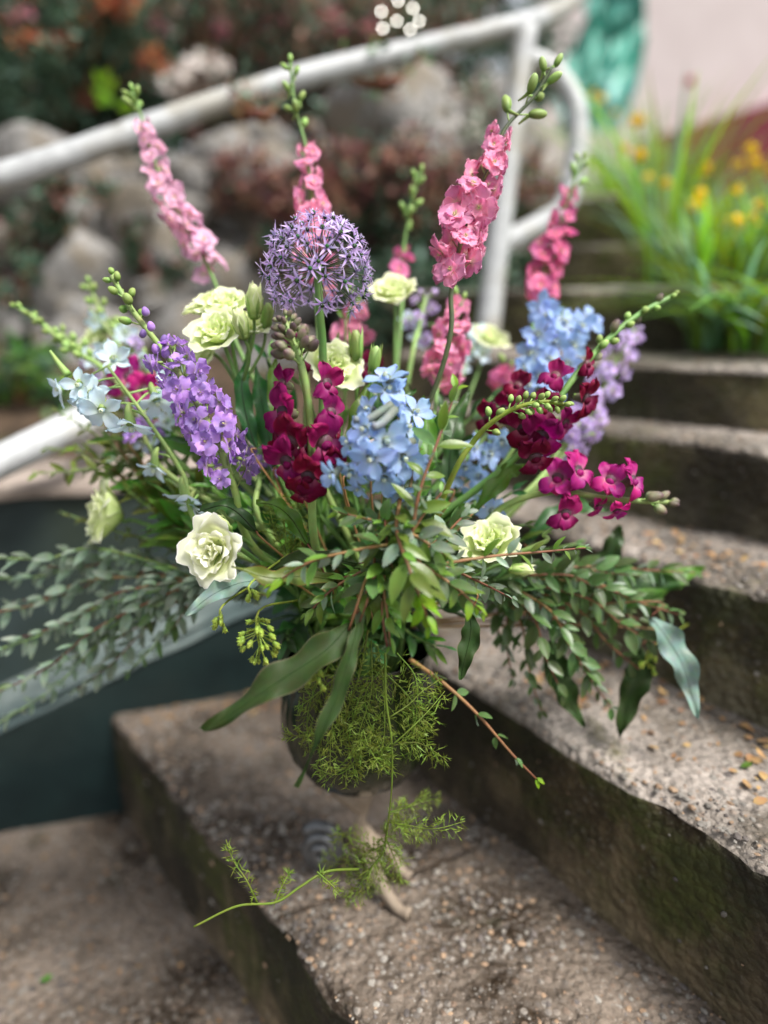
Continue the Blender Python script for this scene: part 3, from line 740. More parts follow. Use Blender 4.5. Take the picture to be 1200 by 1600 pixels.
heads_px = [(935, 150), (1010, 185), (1012, 240), (1015, 275), (975, 238), (1085, 275), (1105, 268), (1150, 265), (1180, 255), (1155, 300), (1145, 330), (1150, 370), (1190, 270), (1045, 275), (1175, 240), (928, 145), (1070, 330), (1120, 420), (985, 200), (1190, 330), (1100, 300), (960, 180)]
for k in range(30):
    v = (k//5)/5.; u = (k % 5)/4.
    left_ = (1075, 1025, 990, 960, 935, 915)[k//5]; px_ = left_+u*(1235-left_)+r.uniform(-12, 12); d = 1.52+v*1.5+r.uniform(-.05, .05)
    x = (px_-600)/FPX*d; y = d*.99
    spots.append((x, y, d))
front_spots = [(1085, 1.40, 'leftmost, beside the step'), (1125, 1.36, 'between two others'), (1155, 1.30, 'hanging over the step'), (1215, 1.28, 'cut by the frame edge')]
lab_pos = ['beside the upper steps', 'near the bed edge', 'in the middle of the bed', 'towards the right edge', 'at the far right of the frame']
lab_row = ['front row', 'second row', 'third row', 'fourth row', 'fifth row', 'back row']
for k, (x, y, d) in enumerate(spots):
    z = bed_h(x, y); t = thing('daffodil_clump', 'clump of strappy daffodil leaves, %s, %s' % (lab_row[k//5], lab_pos[k % 5]), 'daffodils', (x, y, z-.01), 'daffodil clumps in the bed right of the steps')
    g = G(); big = k < 10
    for q in range(44):
        a = r.uniform(0, 2*pi); b = Vector((cos(a), sin(a), 0)); o = b*r.uniform(0, .05)
        blade(g, o, b, r.uniform(.24, .46)*(1.0 if big else 1.15)*((.66 if k >= 5 else .8) if x/d*FPX > 420 else (1.35 if k >= 5 else 1.1)), r.uniform(.007, .015), 'blade_leaf' if r.random() < .72 else 'blue_blade', r.uniform(.2, .95))
    obj('foliage', g.mesh('foliage'), t, kind='stuff')
for (px_, d, lb) in front_spots:
    x = (px_-600)/FPX*d; y = d*.985
    t = thing('daffodil_clump', 'low arching daffodil leaves at the front of the bed, ' + lb, 'daffodils', (x, y, .565), 'daffodil clumps in the bed right of the steps')
    g = G()
    for q in range(34):
        a = r.uniform(0, 2*pi); b = Vector((cos(a), sin(a), 0)); blade(g, b*r.uniform(0, .04), b, r.uniform(.16, .30), r.uniform(.008, .014), 'blade_leaf' if r.random() < .6 else 'blue_blade', r.uniform(.7, 1.7))
    obj('foliage', g.mesh('foliage'), t, kind='stuff')
used = [0]*len(spots)
for i, (hx, hy) in enumerate(heads_px):
    best = None
    for k, (x, y, d) in enumerate(spots):
        want = 2.3 if hy < 200 else (1.75 if hy < 280 else 1.5)
        p = at(hx, hy, d-.09); c = abs(p.x-x)+abs(d-want)*1.2+used[k]*.03
        if best is None or c < best[0]: best = (c, k, p)
    _, k, p = best; used[k] += 1; root = bpy.data.objects['daffodil_clump' if k == 0 else 'daffodil_clump.%03d' % k]
    b0 = Vector(root.location); g = G(); P = smooth([b0, (b0+p)/2+Vector((0, .02, .03)), p], 5); tube(g, [q-b0 for q in P], .003, .002, 'stem_green', 5)
    obj('flower_stalk', g.mesh('flower_stalk'), root)
    obj('flower_head', DAFF, root, rel(root, facing(p+rv(.012), tocam(p)+rv(.5), UP, random.uniform(.6, .85))))
# house
def boxmesh(name, x0, x1, y0, y1, z0, z1, m, sub=1):
    g = G(); V = [(x, y, z) for x in (x0, x1) for y in (y0, y1) for z in (z0, z1)]
    g.add(V, [(0, 1, 3, 2), (4, 6, 7, 5), (0, 4, 5, 1), (2, 3, 7, 6), (0, 2, 6, 4), (1, 5, 7, 3)], m); return g.mesh(name, False)
hc = at(1000, 250, 5.2)
t = thing('house', 'pale pink rendered house wall with a maroon base behind the daffodils', 'house', (hc.x, hc.y, .6))
wl = at(838, 100, 5.3); 
obj('wall', boxmesh('wall', wl.x-hc.x, 5, .15, .5, -.6, 4.0, 'house_render'), t)
q0 = at(1020, 212, 5.1); q1 = at(1215, 160, 5.1); g = G()
V = [(q0.x-hc.x, 0, -.6), (q1.x-hc.x+2, 0, -.6), (q1.x-hc.x+2, 0, q1.z-.6+.55), (q0.x-hc.x, 0, q0.z-.6), (q0.x-hc.x, .147, -.6), (q1.x-hc.x+2, .147, -.6), (q1.x-hc.x+2, .147, q1.z-.6+.55), (q0.x-hc.x, .147, q0.z-.6)]
g.add(V, [(0, 1, 2, 3), (3, 2, 6, 7), (0, 3, 7, 4)], 'maroon_paint'); obj('plinth', g.mesh('plinth', False), t)
# crumpled green sheet
t = thing('green_sheet', 'crumpled teal green plastic sheet hanging against the pink wall', 'plastic sheet', tuple(at(940, 150, 4.2)))
L0 = Vector(t.location); c = [at(985, -40, 4.2), at(1010, 30, 4.15), at(985, 150, 4.1), at(968, 205, 4.1)]; e_ = [at(930, -40, 4.3), at(905, 50, 4.25), at(868, 130, 4.15), at(872, 205, 4.1)]
c = smooth(c, 10); e_ = smooth(e_, 10); g = G(); V = []; nn = len(c); mm = 24
for i in range(nn):
    for j in range(mm+1):
        p = e_[i].lerp(c[i], j/mm); k = nz3((i*.13, j*.22, 0), 1.3)+.5*nz3((i*.3, j*.6, 4), 1.5); p.y += .16*k+.03*sin(j*1.1+i*.15); V.append(tuple(p-L0))
g.add(V, [(i*(mm+1)+j, i*(mm+1)+j+1, (i+1)*(mm+1)+j+1, (i+1)*(mm+1)+j) for i in range(nn-1) for j in range(mm)], 'green_sheet')
obj('sheet', g.mesh('sheet'), t)
# one red flower standing above the bed
p = at(1076, 132, 3.2); b0 = Vector((p.x-.02, p.y+.05, bed_h(p.x, p.y)))
t = thing('red_tulip', 'single red flower on a tall stalk against the pink wall', 'flower', tuple(b0))
g = G(); tube(g, [q-b0 for q in smooth([b0, (b0+p)/2+Vector((.02, 0, 0)), p], 5)], .003, .002, 'stem_green', 5); obj('stem', g.mesh('stem'), t)
g = G()
for k in range(6): petal(g, .045, .035, 'red_petal', R('Z', k*pi/3) @ R('X', .7), nu=3, nv=3, cup=.4, curl=.5, point=.2)
obj('flower_head', g.mesh('flower_head'), t, rel(t, facing(p, tocam(p)+Vector((0, 0, .4)))))

# litter on the steps
r = random.Random(31); g = G()
def lit(p, s):
    M = facing(p, Vector((r.gauss(0, .25), r.gauss(0, .25), 1)), Vector((r.random(), r.random(), 0)), s, r.random()*6)
    petal(g, 1, .7, 'litter_leaf', M, nu=3, nv=2, cup=.25, curl=r.uniform(-.9, .9), point=.6, rnd=r.random())
for k in range(150):
    u = r.random(); p = Vector((.16, .80, .189))+Vector((.30, -.36, 0))*u+Vector((.10, .09, 0))*r.random()*1.1
    lit(p, r.uniform(.005, .017))
for k in range(60):
    u = r.random(); p = Vector((-.43, 1.06, .004))+Vector((.26, .04, 0))*u+Vector((.03, -.06, 0))*r.random(); lit(p, r.uniform(.005, .014))
for k in range(120):
    p = Vector((r.uniform(-.6, -.05), r.uniform(.45, .95), -.18)); lit(p, r.uniform(.004, .010))
for k in range(50):
    u = r.random(); p = Vector((.32, .90, .344))+Vector((.15, -.18, 0))*u+Vector((.05, .05, 0))*r.random(); lit(p, r.uniform(.006, .015))
obj('leaf_litter', g.mesh('leaf_litter'), kind='stuff', label='dry brown and tan leaf scraps scattered over the concrete steps')
for (x, y, z, s, lb) in ((-.435, .70, -.178, .016, 'small green leaf lying on the lower concrete step'), (.365, .625, .19, .014, 'small pale green leaf on the tread right of the bouquet')):
    g = G(); petal(g, s, s*.7, 'bright_leaf', None, cup=.2, curl=.4); obj('fallen_leaf', g.mesh('fallen_leaf'), None, facing(Vector((x, y, z)), UP, Vector((1, .3, 0))), label=lb, category='fallen leaf')

# ------------------------------------------------------------------ vase
VX, VY = -.028, .69
def lathe(g, prof, m, seg=40, c=(0, 0, 0), flute=0, nf=16):
    V = []; n = len(prof)
    for k in range(seg):
        a = 2*pi*k/seg
        for (r_, z) in prof:
            rr = r_*(1+flute*cos(a*nf)); V.append((c[0]+rr*cos(a), c[1]+rr*sin(a), c[2]+z))
    F = [(k*n+i, ((k+1) % seg)*n+i, ((k+1) % seg)*n+i+1, k*n+i+1) for k in range(seg) for i in range(n-1)]
    g.add(V, F, m)
vase = thing('footed_vase', 'dark green glass urn on a tan branching foot holding the bouquet on the step', 'vase', (VX, VY, 0))
g = G()
pr = [(.002, .125), (.018, .126), (.040, .134), (.062, .152), (.078, .178), (.0845, .205), (.084, .235), (.079, .262), (.076, .285), (.080, .300), (.083, .302), (.079, .298), (.074, .284), (.077, .262), (.081, .235), (.0815, .205), (.075, .180), (.060, .156), (.038, .138), (.002, .131)]
lathe(g, pr, 'bottle_glass', 96, flute=.010, nf=24)
obj('bowl', g.mesh('bowl'), vase)
g = G()
tube(g, smooth([(0, 0, .129), (.004, -.006, .10), (.001, -.008, .07), (.010, -.006, .04)], 6), .011, .014, 'driftwood', 10, rf=lambda u: .013-.004*sin(pi*u)+.003*sin(u*9))
obj('foot_stem', g.mesh('foot_stem'), vase)
for pts in ([(.008, -.006, .045), (.022, -.035, .022), (.042, -.060, .008), (.056, -.068, .006)], [(.008, -.004, .05), (.030, .004, .030), (.048, -.012, .012), (.058, -.018, .008)],
            [(.004, 0, .05), (-.018, .022, .030), (-.035, .045, .010), (-.045, .055, .007)], [(0, -.006, .095), (-.014, -.012, .112), (-.026, -.012, .120), (-.034, -.004, .128)]):
    g = G(); tube(g, smooth(pts, 5), .009, .006, 'driftwood', 8, rf=lambda u: .009-.004*u+(.003*max(0, u-.8)*5)); obj('foot_branch', g.mesh('foot_branch'), vase)
g = G()
sp_ = [Vector((-.045+(.004+.020*u)*cos(u*15)-.0, -.01+.012*u, .034+(.004+.026*u)*sin(u*15))) for u in [i/60 for i in range(61)]]
tube(g, sp_, .005, .0075, 'pewter', 8)
obj('scroll', g.mesh('scroll'), vase)
MOUTH = Vector((VX, VY, .285)); INV = Vector((VX, VY, .19))

# ------------------------------------------------------------------ bouquet builders
def rootstem(name, label, cat, pts, r0, r1, m, group=None, n=9, into=True, mouth=(0, 0)):
    """a stalk standing in the vase; pts run from the tip down; returns thing and the sampled path from tip"""
    P = [Vector(p) for p in pts]
    if into:
        a = random.uniform(-.045, .045)+mouth[0]; b = random.uniform(-.035, .03)+mouth[1]
        P += [MOUTH+Vector((a, b, .035)), INV+Vector((-a*.6, -b*.6, 0))]
    path = smooth(P, n); t = thing(name, label, cat, tuple(path[-1]), group)
    b0 = path[-1]; g = G(); tube(g, [p-b0 for p in path], r1, r0, m, 7); obj('stem', g.mesh('stem'), t)
    return t, path
def perp(tan, ang):
    x = tan.orthogonal().normalized(); y = tan.cross(x); return x*cos(ang)+y*sin(ang)
def seglen(path, a, b):
    """points of the path between the world points nearest a and b"""
    ia = min(range(len(path)), key=lambda i: (path[i]-a).length); ib = min(range(len(path)), key=lambda i: (path[i]-b).length)
    if ia > ib: ia, ib = ib, ia
    return path[ia:max(ib, ia+1)+1]
def spike(t, path, top, bot, meshes, n, size, off, name='floret', spread=.9, upb=.12, jitter=.42, mini=.5, ped='pale_stem'):
    off *= .98; size *= (.84 if name == 'floret' and meshes is not STOCK else .92); n = max(3, int(n*.88))
    seg = seglen(path, top, bot); pts, L = resample(seg, n)
    g = G(); b0 = Vector(t.location)
    for i in range(n):
        tan = (pts[i]-pts[i+1]).normalized(); a = i*2.4+random.uniform(-.3, .3)
        o = perp(tan, a); p0 = pts[i]; sc = size*(mini+(1-mini)*min(1, i/n*2))*random.uniform(.72, 1.18)
        z = (o*spread+tan*upb+rv(jitter)).normalized(); p = p0+o*off*(mini+(1-mini)*min(1, i/n*2))+tan*off*.4
        tube(g, [p0-tan*off*.5-b0, p-b0], .0007, .0006, ped, 4)
        obj(name, meshes[i % len(meshes)], t, rel(t, facing(p, z, UP, sc, random.uniform(0, 6.28))))
    obj('pedicels', g.mesh('pedicels'), t, kind='stuff')
def buds(t, path, top, bot, meshes, n, s0, s1, off, ang=.7):
    seg = seglen(path, top, bot); pts, L = resample(seg, n); g = G(); b0 = Vector(t.location)
    for i in range(n):
        tan = (pts[max(0, i-1)]-pts[i+1]).normalized(); u = i/max(1, n-1); o = perp(tan, i*2.4+random.uniform(-.3, .3))
        of = off*(.35+.65*u); p = pts[i]+o*of*sin(ang)+tan*of*.7; d = (tan*cos(ang)+o*sin(ang)).normalized() if i else tan
        tube(g, [pts[i]-b0, pts[i]*.5+p*.5+tan*of*-.05-b0, p-b0], .0008, .0008, 'pale_stem', 4)
        obj('bud', meshes[i % len(meshes)], t, rel(t, facing(p, d, UP.cross(d)+Vector((.01, 0, 0)), s0+(s1-s0)*u, random.random()*6)))
    obj('bud_stalks', g.mesh('bud_stalks'), t, kind='stuff')

# ---- pink larkspur
def larkspur(label, pts, top, bot, kind, n, size, off, budpts, nb, r1=.0014, ls=1., st='stem_green'):
    t, path = rootstem('larkspur', label, 'larkspur', pts, .0028, r1, st, 'pink larkspur spikes')
    spike(t, path, top, bot, kind, n, size, off)
    buds(t, path, budpts[0], budpts[1], LBUDG, nb, .7*ls, 1.0*ls, .010*ls)
    return t
d = .80
larkspur('pale pink larkspur spike leaning left in front of the handrail', [at(207, 145, d), at(222, 185, d), at(255, 290, d-.01), at(300, 370, d-.01), at(335, 440, .78), at(380, 560, .75)], at(215, 200, d), at(340, 430, .78), LARKP, 32, .86, .011, (at(207, 145, d), at(222, 190, d)), 5)
larkspur('pink larkspur spike rising straight up behind the purple allium', [at(453, 100, .76), at(462, 170, .76), at(478, 230, .76), at(486, 300, .75), at(492, 420, .74), at(500, 560, .73)], at(478, 228, .76), at(495, 480, .75), LARK, 26, .85, .013, (at(453, 100, .76), at(473, 215, .76)), 9)
larkspur('tall bright pink larkspur spike leaning right with lime buds at its tip', [at(862, 105, .66), at(835, 150, .66), at(790, 200, .655), at(765, 260, .65), at(728, 350, .64), at(706, 450, .64), at(686, 590, .65)], at(786, 215, .655), at(703, 450, .64), LARK, 30, .98, .015, (at(862, 105, .66), at(785, 205, .655)), 7, ls=1.35, st='dark_stem')
larkspur('deep pink larkspur spike on the far right against the bright daffodil leaves', [at(908, 250, .87), at(892, 300, .87), at(868, 370, .87), at(838, 470, .86), at(800, 600, .8)], at(885, 300, .87), at(838, 465, .86), LARKD, 30, .86, .014, (at(908, 245, .87), at(888, 300, .87)), 6)
larkspur('thin green larkspur tip with a few pink florets behind the cream bloom', [at(655, 270, .86), at(640, 330, .86), at(630, 400, .86), at(625, 520, .82)], at(630, 385, .86), at(626, 450, .85), LARKD, 6, .7, .010, (at(655, 270, .86), at(634, 370, .86)), 9)
larkspur('short bright pink larkspur half hidden under the tall leaning spike', [at(722, 470, .76), at(705, 530, .75), at(685, 600, .74), at(660, 700, .72)], at(722, 480, .76), at(682, 605, .74), LARK, 22, .85, .014, (at(728, 462, .76), at(722, 478, .76)), 2)
larkspur('pink larkspur florets showing through gaps below the allium', [at(560, 470, .80), at(548, 520, .79), at(530, 570, .77), at(520, 650, .74)], at(556, 480, .8), at(540, 545, .78), LARK, 10, .85, .014, (at(562, 462, .8), at(558, 474, .8)), 2)
larkspur('small deep pink larkspur cluster between the two blue delphiniums', [at(795, 575, .86), at(785, 610, .85), at(760, 680, .80)], at(795, 578, .86), at(785, 612, .85), LARKD, 7, .85, .012, (at(800, 565, .86), at(796, 576, .86)), 2)

# ---- allium
def allium():
    c = at(496, 420, .625); t, path = rootstem('allium', 'round purple allium globe of starry florets on a thick green stalk', 'allium', [c, at(500, 490, .635), at(505, 600, .66)], .0042, .0036, 'stem_green')
    fm = []
    for i in range(5):
        g = G(); L = .043
        tube(g, [Vector((0, 0, .004)), Vector((.0006, 0, L*.5)), Vector((0, 0, L))], .00042, .00038, 'dark_stem', 4)
        for k in range(6): petal(g, .0130, .0023, 'allium_petal', T(0, 0, L) @ R('Z', k*pi/3+ru(-.15, .15)) @ R('X', ru(.0, .75)), nu=4, nv=2, cup=.3, curl=ru(-.9, .3), point=.9, base=.8)
        ell(g, (0, 0, L+.0018), (.0021, .0021, .0021), 'deep_leaf', seg=7, rings=5)
        for k in range(6): 
            a = k*pi/3+.5; tube(g, [Vector((0, 0, L)), Vector((cos(a)*.0035, sin(a)*.0035, L+.005))], .0003, .0002, 'allium_petal', 3)
        fm.append(g.mesh('allium_floret'))
    n = 135
    for i in range(n):
        z = 1-2*(i+.5)/n
        if z < -.80: continue
        rq = (1-z*z)**.5; fz = Vector((rq*cos(i*2.39996), rq*sin(i*2.39996), z)).dot(Vector((.05, -.85, -.5)))
        if fz > .62 and random.random() < .62: continue
        a = i*2.39996; r_ = (1-z*z)**.5; v = Vector((r_*cos(a), r_*sin(a), z))+rv(.05)
        obj('floret', fm[i % 5], t, rel(t, facing(c, v, Vector((.3, .2, 1)), random.uniform(.82, 1.12), random.random()*6)))
    g = G(); ell(g, tuple(c-Vector(t.location)), (.0055, .0055, .005), 'stem_green'); obj('umbel_base', g.mesh('umbel_base'), t)
allium()

# ---- lisianthus
def petal_set(m):
    """broad overlapping shells round the bloom axis, four rings of two variants"""
    out = []
    for ring, (r0, r1, H, span, lip) in enumerate(((.006, .0235, .0225, 1.12, .0065), (.005, .0165, .0250, 1.2, .0045), (.0035, .0105, .0255, 1.45, .003), (.0015, .0055, .0225, 1.9, .001))):
        vv = []
        for i in range(3):
            g = G(); ph = ru(0, 6.28); q = random.random(); k1 = ru(.9, 1.1)
            def fn(u, v):
                a = v*span*(.45+.55*min(1, u*1.8))*(1-.42*max(0, (u-.6)/.4)**2); edge = max(0, u-.72)/.28
                rr = r0+(r1*k1-r0)*sin(min(1, u*1.15)*pi/2)**.9+lip*edge**1.6*(1+.5*sin(4*a+ph))
                rr += .0012*sin(5*v+ph)*u+.0016*sin(9*v+ph*2)*u**3
                z = H*u*(1-.20*v**4*u)-.0035*edge**2*(lip/.0065)+.0012*sin(7*v+ph)*u*u
                rr *= 1+.05*v
                return (rr*sin(a), rr*cos(a), z), (u, q, max(abs(v)**6, u**5))
            V, F, P = sheet(10, 12, fn); g.add(V, F, m, P); vv.append(g.mesh('petal'))
        out.append(vv)
    return out
PCREAM = petal_set('cream_petal'); PWHITE = petal_set('white_petal')
def bloom(t, pos, dirn, size, kind=PCREAM, openness=.4, rings=((5, 0, 1.0), (5, .25, .92), (4, .5, .80), (3, .7, .62))):
    g = G(); ell(g, (0, 0, .001), (.006, .006, .004), 'bud_green')
    for k in range(5): petal(g, .018, .004, 'bud_green', R('Z', k*2*pi/5) @ T(0, .003, -.002) @ R('X', .5), nu=3, nv=2, curl=.6, point=.8)
    ell(g, (0, 0, .013), (.002, .002, .006), 'stamen')
    M = facing(pos, dirn, UP, size, random.random()*6); b = obj('bloom', g.mesh('bloom'), t, rel(t, M))
    for ri, n in enumerate((5, 5, 4, 3)):
        o_ = 1+openness*(.75, .45, .25, .1)[ri]-.12; hz = 1.06-openness*(.62, .34, .14, .0)[ri]
        for k in range(n):
            Q = R('Z', k*2*pi/n+ri*.7+ru(-.15, .15)) @ R('X', ru(-.05, .05)) @ Matrix.Diagonal((o_*ru(.95, 1.05), o_*ru(.95, 1.05), hz*ru(.94, 1.05), 1))
            obj('petal', random.choice(kind[ri]), b, Q)
def lis(label, px, py, d, dirn, size, openness=.35, kind=PCREAM, via=(), rings=None):
    size *= .80; openness *= .62
    c = at(px, py, d); dn = Vector(dirn).normalized()
    t, path = rootstem('lisianthus', label, 'lisianthus', [c, c-dn*.022+Vector((0, 0, -.004))]+list(via), .0026, .0018, 'stem_green', 'cream lisianthus blooms')
    bloom(t, c-dn*.016*size, dn, size, kind, openness, **({'rings': rings} if rings else {}))
    return t, path
LB = []
for i in range(2):
    g = G(); ell(g, (0, 0, .012), (.0075, .0075, .013), 'cream_petal', seg=10, rings=8, taper=.4)
    for k in range(3): petal(g, .027, .016, 'cream_petal', R('Z', k*2.1+i) @ T(0, .0045, 0) @ R('X', 1.38), cup=.8, curl=.35, point=.7, nu=5)
    for k in range(5): petal(g, .018, .004, 'bud_green', R('Z', k*1.257) @ T(0, .005, 0) @ R('X', 1.3), nu=3, nv=2, curl=.2, point=.8)
    ell(g, (0, 0, .001), (.0052, .0052, .004), 'bud_green'); LB.append(g.mesh('bud'))
LBG = []
g = G(); ell(g, (0, 0, .011), (.0062, .0062, .012), 'bud_green', seg=9, rings=8, taper=.3)
for k in range(4): petal(g, .026, .008, 'bud_green', R('Z', k*1.57) @ T(0, .005, 0) @ R('X', 1.42), nu=4, nv=2, cup=.5, curl=.25, point=.9)
LBG.append(g.mesh('bud'))
def lisbud(label, px, py, d, dirn, size, green=False, via=()):
    size *= 1.12
    c = at(px, py, d); dn = Vector(dirn).normalized(); b = c-dn*.012*size
    t, path = rootstem('lisianthus', label, 'lisianthus', [b, b-dn*.02]+list(via), .0022, .0014, 'stem_green', 'lisianthus buds')
    obj('bud', (LBG if green else LB)[0], t, rel(t, facing(b, dn, Vector((.3, .1, 1)), size, random.random()*6)))
v1 = [at(380, 620, .68), at(415, 700, .69)]
lis('largest cream rose shaped bloom of the tight cluster left of the allium', 337, 515, .655, (-.25, -.75, .75), 1.10, .30, via=v1)
lis('cream bloom at the back left of the cluster, opening upward', 322, 470, .69, (-.4, -.3, 1), .95, .45, via=v1)
lis('ruffled cream bloom at the back of the cluster touching the allium', 352, 470, .68, (.0, -.5, 1), .95, .35, via=v1)
lis('greenish bloom seen side on beneath the pointed buds', 392, 505, .675, (.25, -.5, .9), .80, .15, via=v1)
lis('cream bloom low in the cluster just above the purple stock', 318, 545, .69, (-.5, -.6, .3), .75, .35, via=v1)
lisbud('pointed lime bud standing right of the cream cluster', 397, 470, .65, (.1, -.2, 1), 1.05, False, v1)
lisbud('narrow lime bud in front of the cream cluster', 376, 505, .64, (-.15, -.3, 1), .95, False, v1)
lisbud('pale rounded bud between the cream cluster and the allium', 417, 492, .67, (.2, -.2, 1), .95, True, v1)
lis('plump blurred cream bloom right of the allium', 615, 452, .76, (-.1, -.5, .8), 1.10, .16)
lis('ruffled cream bloom behind the crimson snapdragon', 524, 566, .665, (.35, -.7, .6), 1.0, .55)
lisbud('plump green bud above the blue delphinium, left of a pair', 556, 538, .67, (.0, -.1, 1), 1.1, True)
lisbud('plump green bud above the blue delphinium, right of a pair', 586, 560, .65, (.15, -.1, 1), .95, True)
lis('flattened blurred bloom left of the sky blue delphinium', 768, 523, .88, (.3, -.5, .9), .90, .7)
lis('lone cream bloom facing left above the teal wall', 158, 803, .75, (-1, -.5, .35), 1.55, .10, via=[at(215, 815, .77), at(300, 850, .74)])
lis('open white bloom facing forward at the lower left of the bouquet', 327, 862, .585, (-.35, -1, .32), .98, .75, PWHITE, via=[at(380, 860, .63)], rings=((6, 0, 1.05), (5, .22, .95), (4, .45, .72), (3, .65, .5)))
lisbud('half open cream bud just above the open white bloom', 343, 818, .60, (-.5, -.6, .7), .85, False, [at(390, 850, .64)])
lis('cream bloom nestled in eucalyptus below the magenta snapdragon', 765, 842, .635, (-.3, -.45, .9), 1.1, .35, via=[at(730, 900, .67)])
lis('pale green blurred bloom behind the white delphinium', 150, 520, .86, (-.4, -.4, .8), .95, .4)
lisbud('pale green bud among eucalyptus right of centre', 815, 890, .66, (.9, -.3, .1), .8, False)

# ---- purple stock
def stock(label, pts, top, bot, meshes, n, size, off, bt, bb, bm, nb, bs=(.6, 1.), r0=.004, r1=.002, st='pale_stem', leaves=3):
    t, path = rootstem('stock_flower', label, 'stock', pts, r0, r1, st, 'stock flower spikes')
    spike(t, path, top, bot, meshes, n, size, off, mini=.8); buds(t, path, bt, bb, bm, nb, bs[0], bs[1], .011)
    return t, path
stock('dense purple stock spike in the left foreground with a green budded tip', [at(175, 432, .63), at(205, 482, .62), at(245, 535, .61), at(290, 600, .60), at(335, 680, .60), at(365, 760, .61), at(400, 860, .65)], at(262, 556, .605), at(365, 765, .61), STOCK, 40, .92, .017, at(175, 432, .63), at(232, 515, .61), BUDG, 10, (.8, 1.15), .004, .0022)
t = bpy.data.objects['stock_flower']
for (x, y, d, s) in ((238, 518, .60, 1.0), (222, 528, .605, .9), (256, 540, .60, 1.1), (246, 553, .598, 1.), (262, 560, .6, 1.1), (230, 495, .61, 1.)):
    p = at(x, y, d); obj('bud', BUDV[0], t, rel(t, facing(p, Vector((ru(-.6, .4), -.3, 1)), Vector((1, 0, 0)), s, 0)))
stock('pale green budded stock spike blurred behind the purple one', [at(138, 445, .86), at(160, 490, .85), at(200, 540, .84), at(250, 600, .82)], at(205, 548, .84), at(250, 600, .82), STOCKL, 7, .8, .013, at(138, 445, .86), at(198, 540, .84), BUDG, 12, (1., 1.4))
stock('pale budded stock leaning far left behind the white delphinium', [at(95, 520, .84), at(140, 560, .83), at(190, 620, .80), at(280, 740, .75)], at(150, 570, .83), at(200, 635, .79), STOCKL, 8, .75, .012, at(95, 520, .84), at(150, 570, .83), BUDG, 12, (.9, 1.2), .003, .0018)
stock('lilac stock half hidden between purple spike and cream cluster', [at(285, 570, .74), at(300, 620, .73), at(330, 700, .71)], at(285, 580, .74), at(305, 640, .73), STOCKL, 9, .8, .013, at(282, 560, .74), at(285, 578, .74), BUDL, 3)
stock('lilac stock low between crimson snapdragon and purple spike', [at(410, 700, .70), at(405, 750, .69), at(410, 820, .68)], at(410, 705, .70), at(406, 750, .69), STOCK, 7, .8, .012, at(412, 690, .70), at(410, 704, .70), BUDV, 2)
stock('blurred lilac stock spike behind the right hand snapdragons', [at(990, 515, .88), at(960, 570, .86), at(925, 640, .84), at(880, 710, .80), at(820, 780, .77)], at(985, 525, .88), at(885, 705, .80), STOCKL, 34, .95, .017, at(992, 505, .88), at(985, 530, .88), BUDL, 4)
stock('short lilac stock tucked between larkspur and cream bloom', [at(665, 465, .86), at(655, 510, .84), at(640, 580, .8)], at(665, 470, .86), at(650, 530, .83), STOCKL, 9, .8, .013, at(668, 452, .86), at(665, 470, .86), BUDL, 3)
stock('second lilac stock low behind the magenta snapdragon', [at(905, 660, .80), at(870, 710, .78), at(810, 780, .74)], at(905, 665, .8), at(850, 735, .77), STOCKL, 14, .85, .015, at(915, 648, .8), at(905, 665, .8), BUDL, 3)
stock('dim violet stock low on the left below the white delphinium', [at(215, 655, .74), at(235, 700, .73), at(290, 760, .70)], at(215, 660, .74), at(240, 710, .73), STOCK, 8, .8, .013, at(205, 645, .74), at(215, 660, .74), BUDV, 3)
# curved pale raceme at the right
t, path = rootstem('stock_flower', 'bare lime green raceme bending right across the crimson snapdragon', 'stock', [at(882, 632, .61), at(850, 628, .61), at(810, 636, .61), at(775, 655, .615), at(740, 690, .63), at(700, 760, .65)], .003, .0018, 'seed_green', 'stock flower spikes')
buds(t, path, at(882, 632, .61), at(790, 647, .61), BUDG, 22, .7, .75, .007, 1.0); buds(t, path, at(775, 655, .615), at(750, 680, .63), BUDG, 3, .9, .9, .010, 1.)

# ---- delphiniums
def delphinium(name, label, colr, pts, florets, size, st='stem_green'):
    t, path = rootstem('delphinium', label, 'delphinium', pts, .0032, .0014, st, 'blue and white delphiniums'); g = G(); b0 = Vector(t.location)
    for (px, py, d, dx, dy, dz, s) in florets:
        p = at(px, py, d); z = Vector((dx, dy, dz)).normalized(); M = facing(p, z, UP, size*s, ru(-.6, .6))
        c = obj('floret', DC[colr], t, rel(t, M)); open_ = ru(.15, .55)
        size_k = ru(.85, 1.1)
        for k in range(5):
            obj('petal', random.choice(DP[colr]), c, R('Z', k*2*pi/5+ru(-.2, .2)) @ T(0, .002, 0) @ R('X', open_+ru(-.35, .35)) @ S(size_k*ru(.85, 1.12)))
        q = min(path, key=lambda w: (w-p).length+.25*abs((w-p).z)); e = p-z*.012*size
        pp = smooth([q, (q+e)/2+Vector((0, 0, .002)), e], 4); tube(g, [w-b0 for w in pp], .0011, .0010, st, 5)
    obj('pedicels', g.mesh('pedicels'), t, kind='stuff')
    return t, path
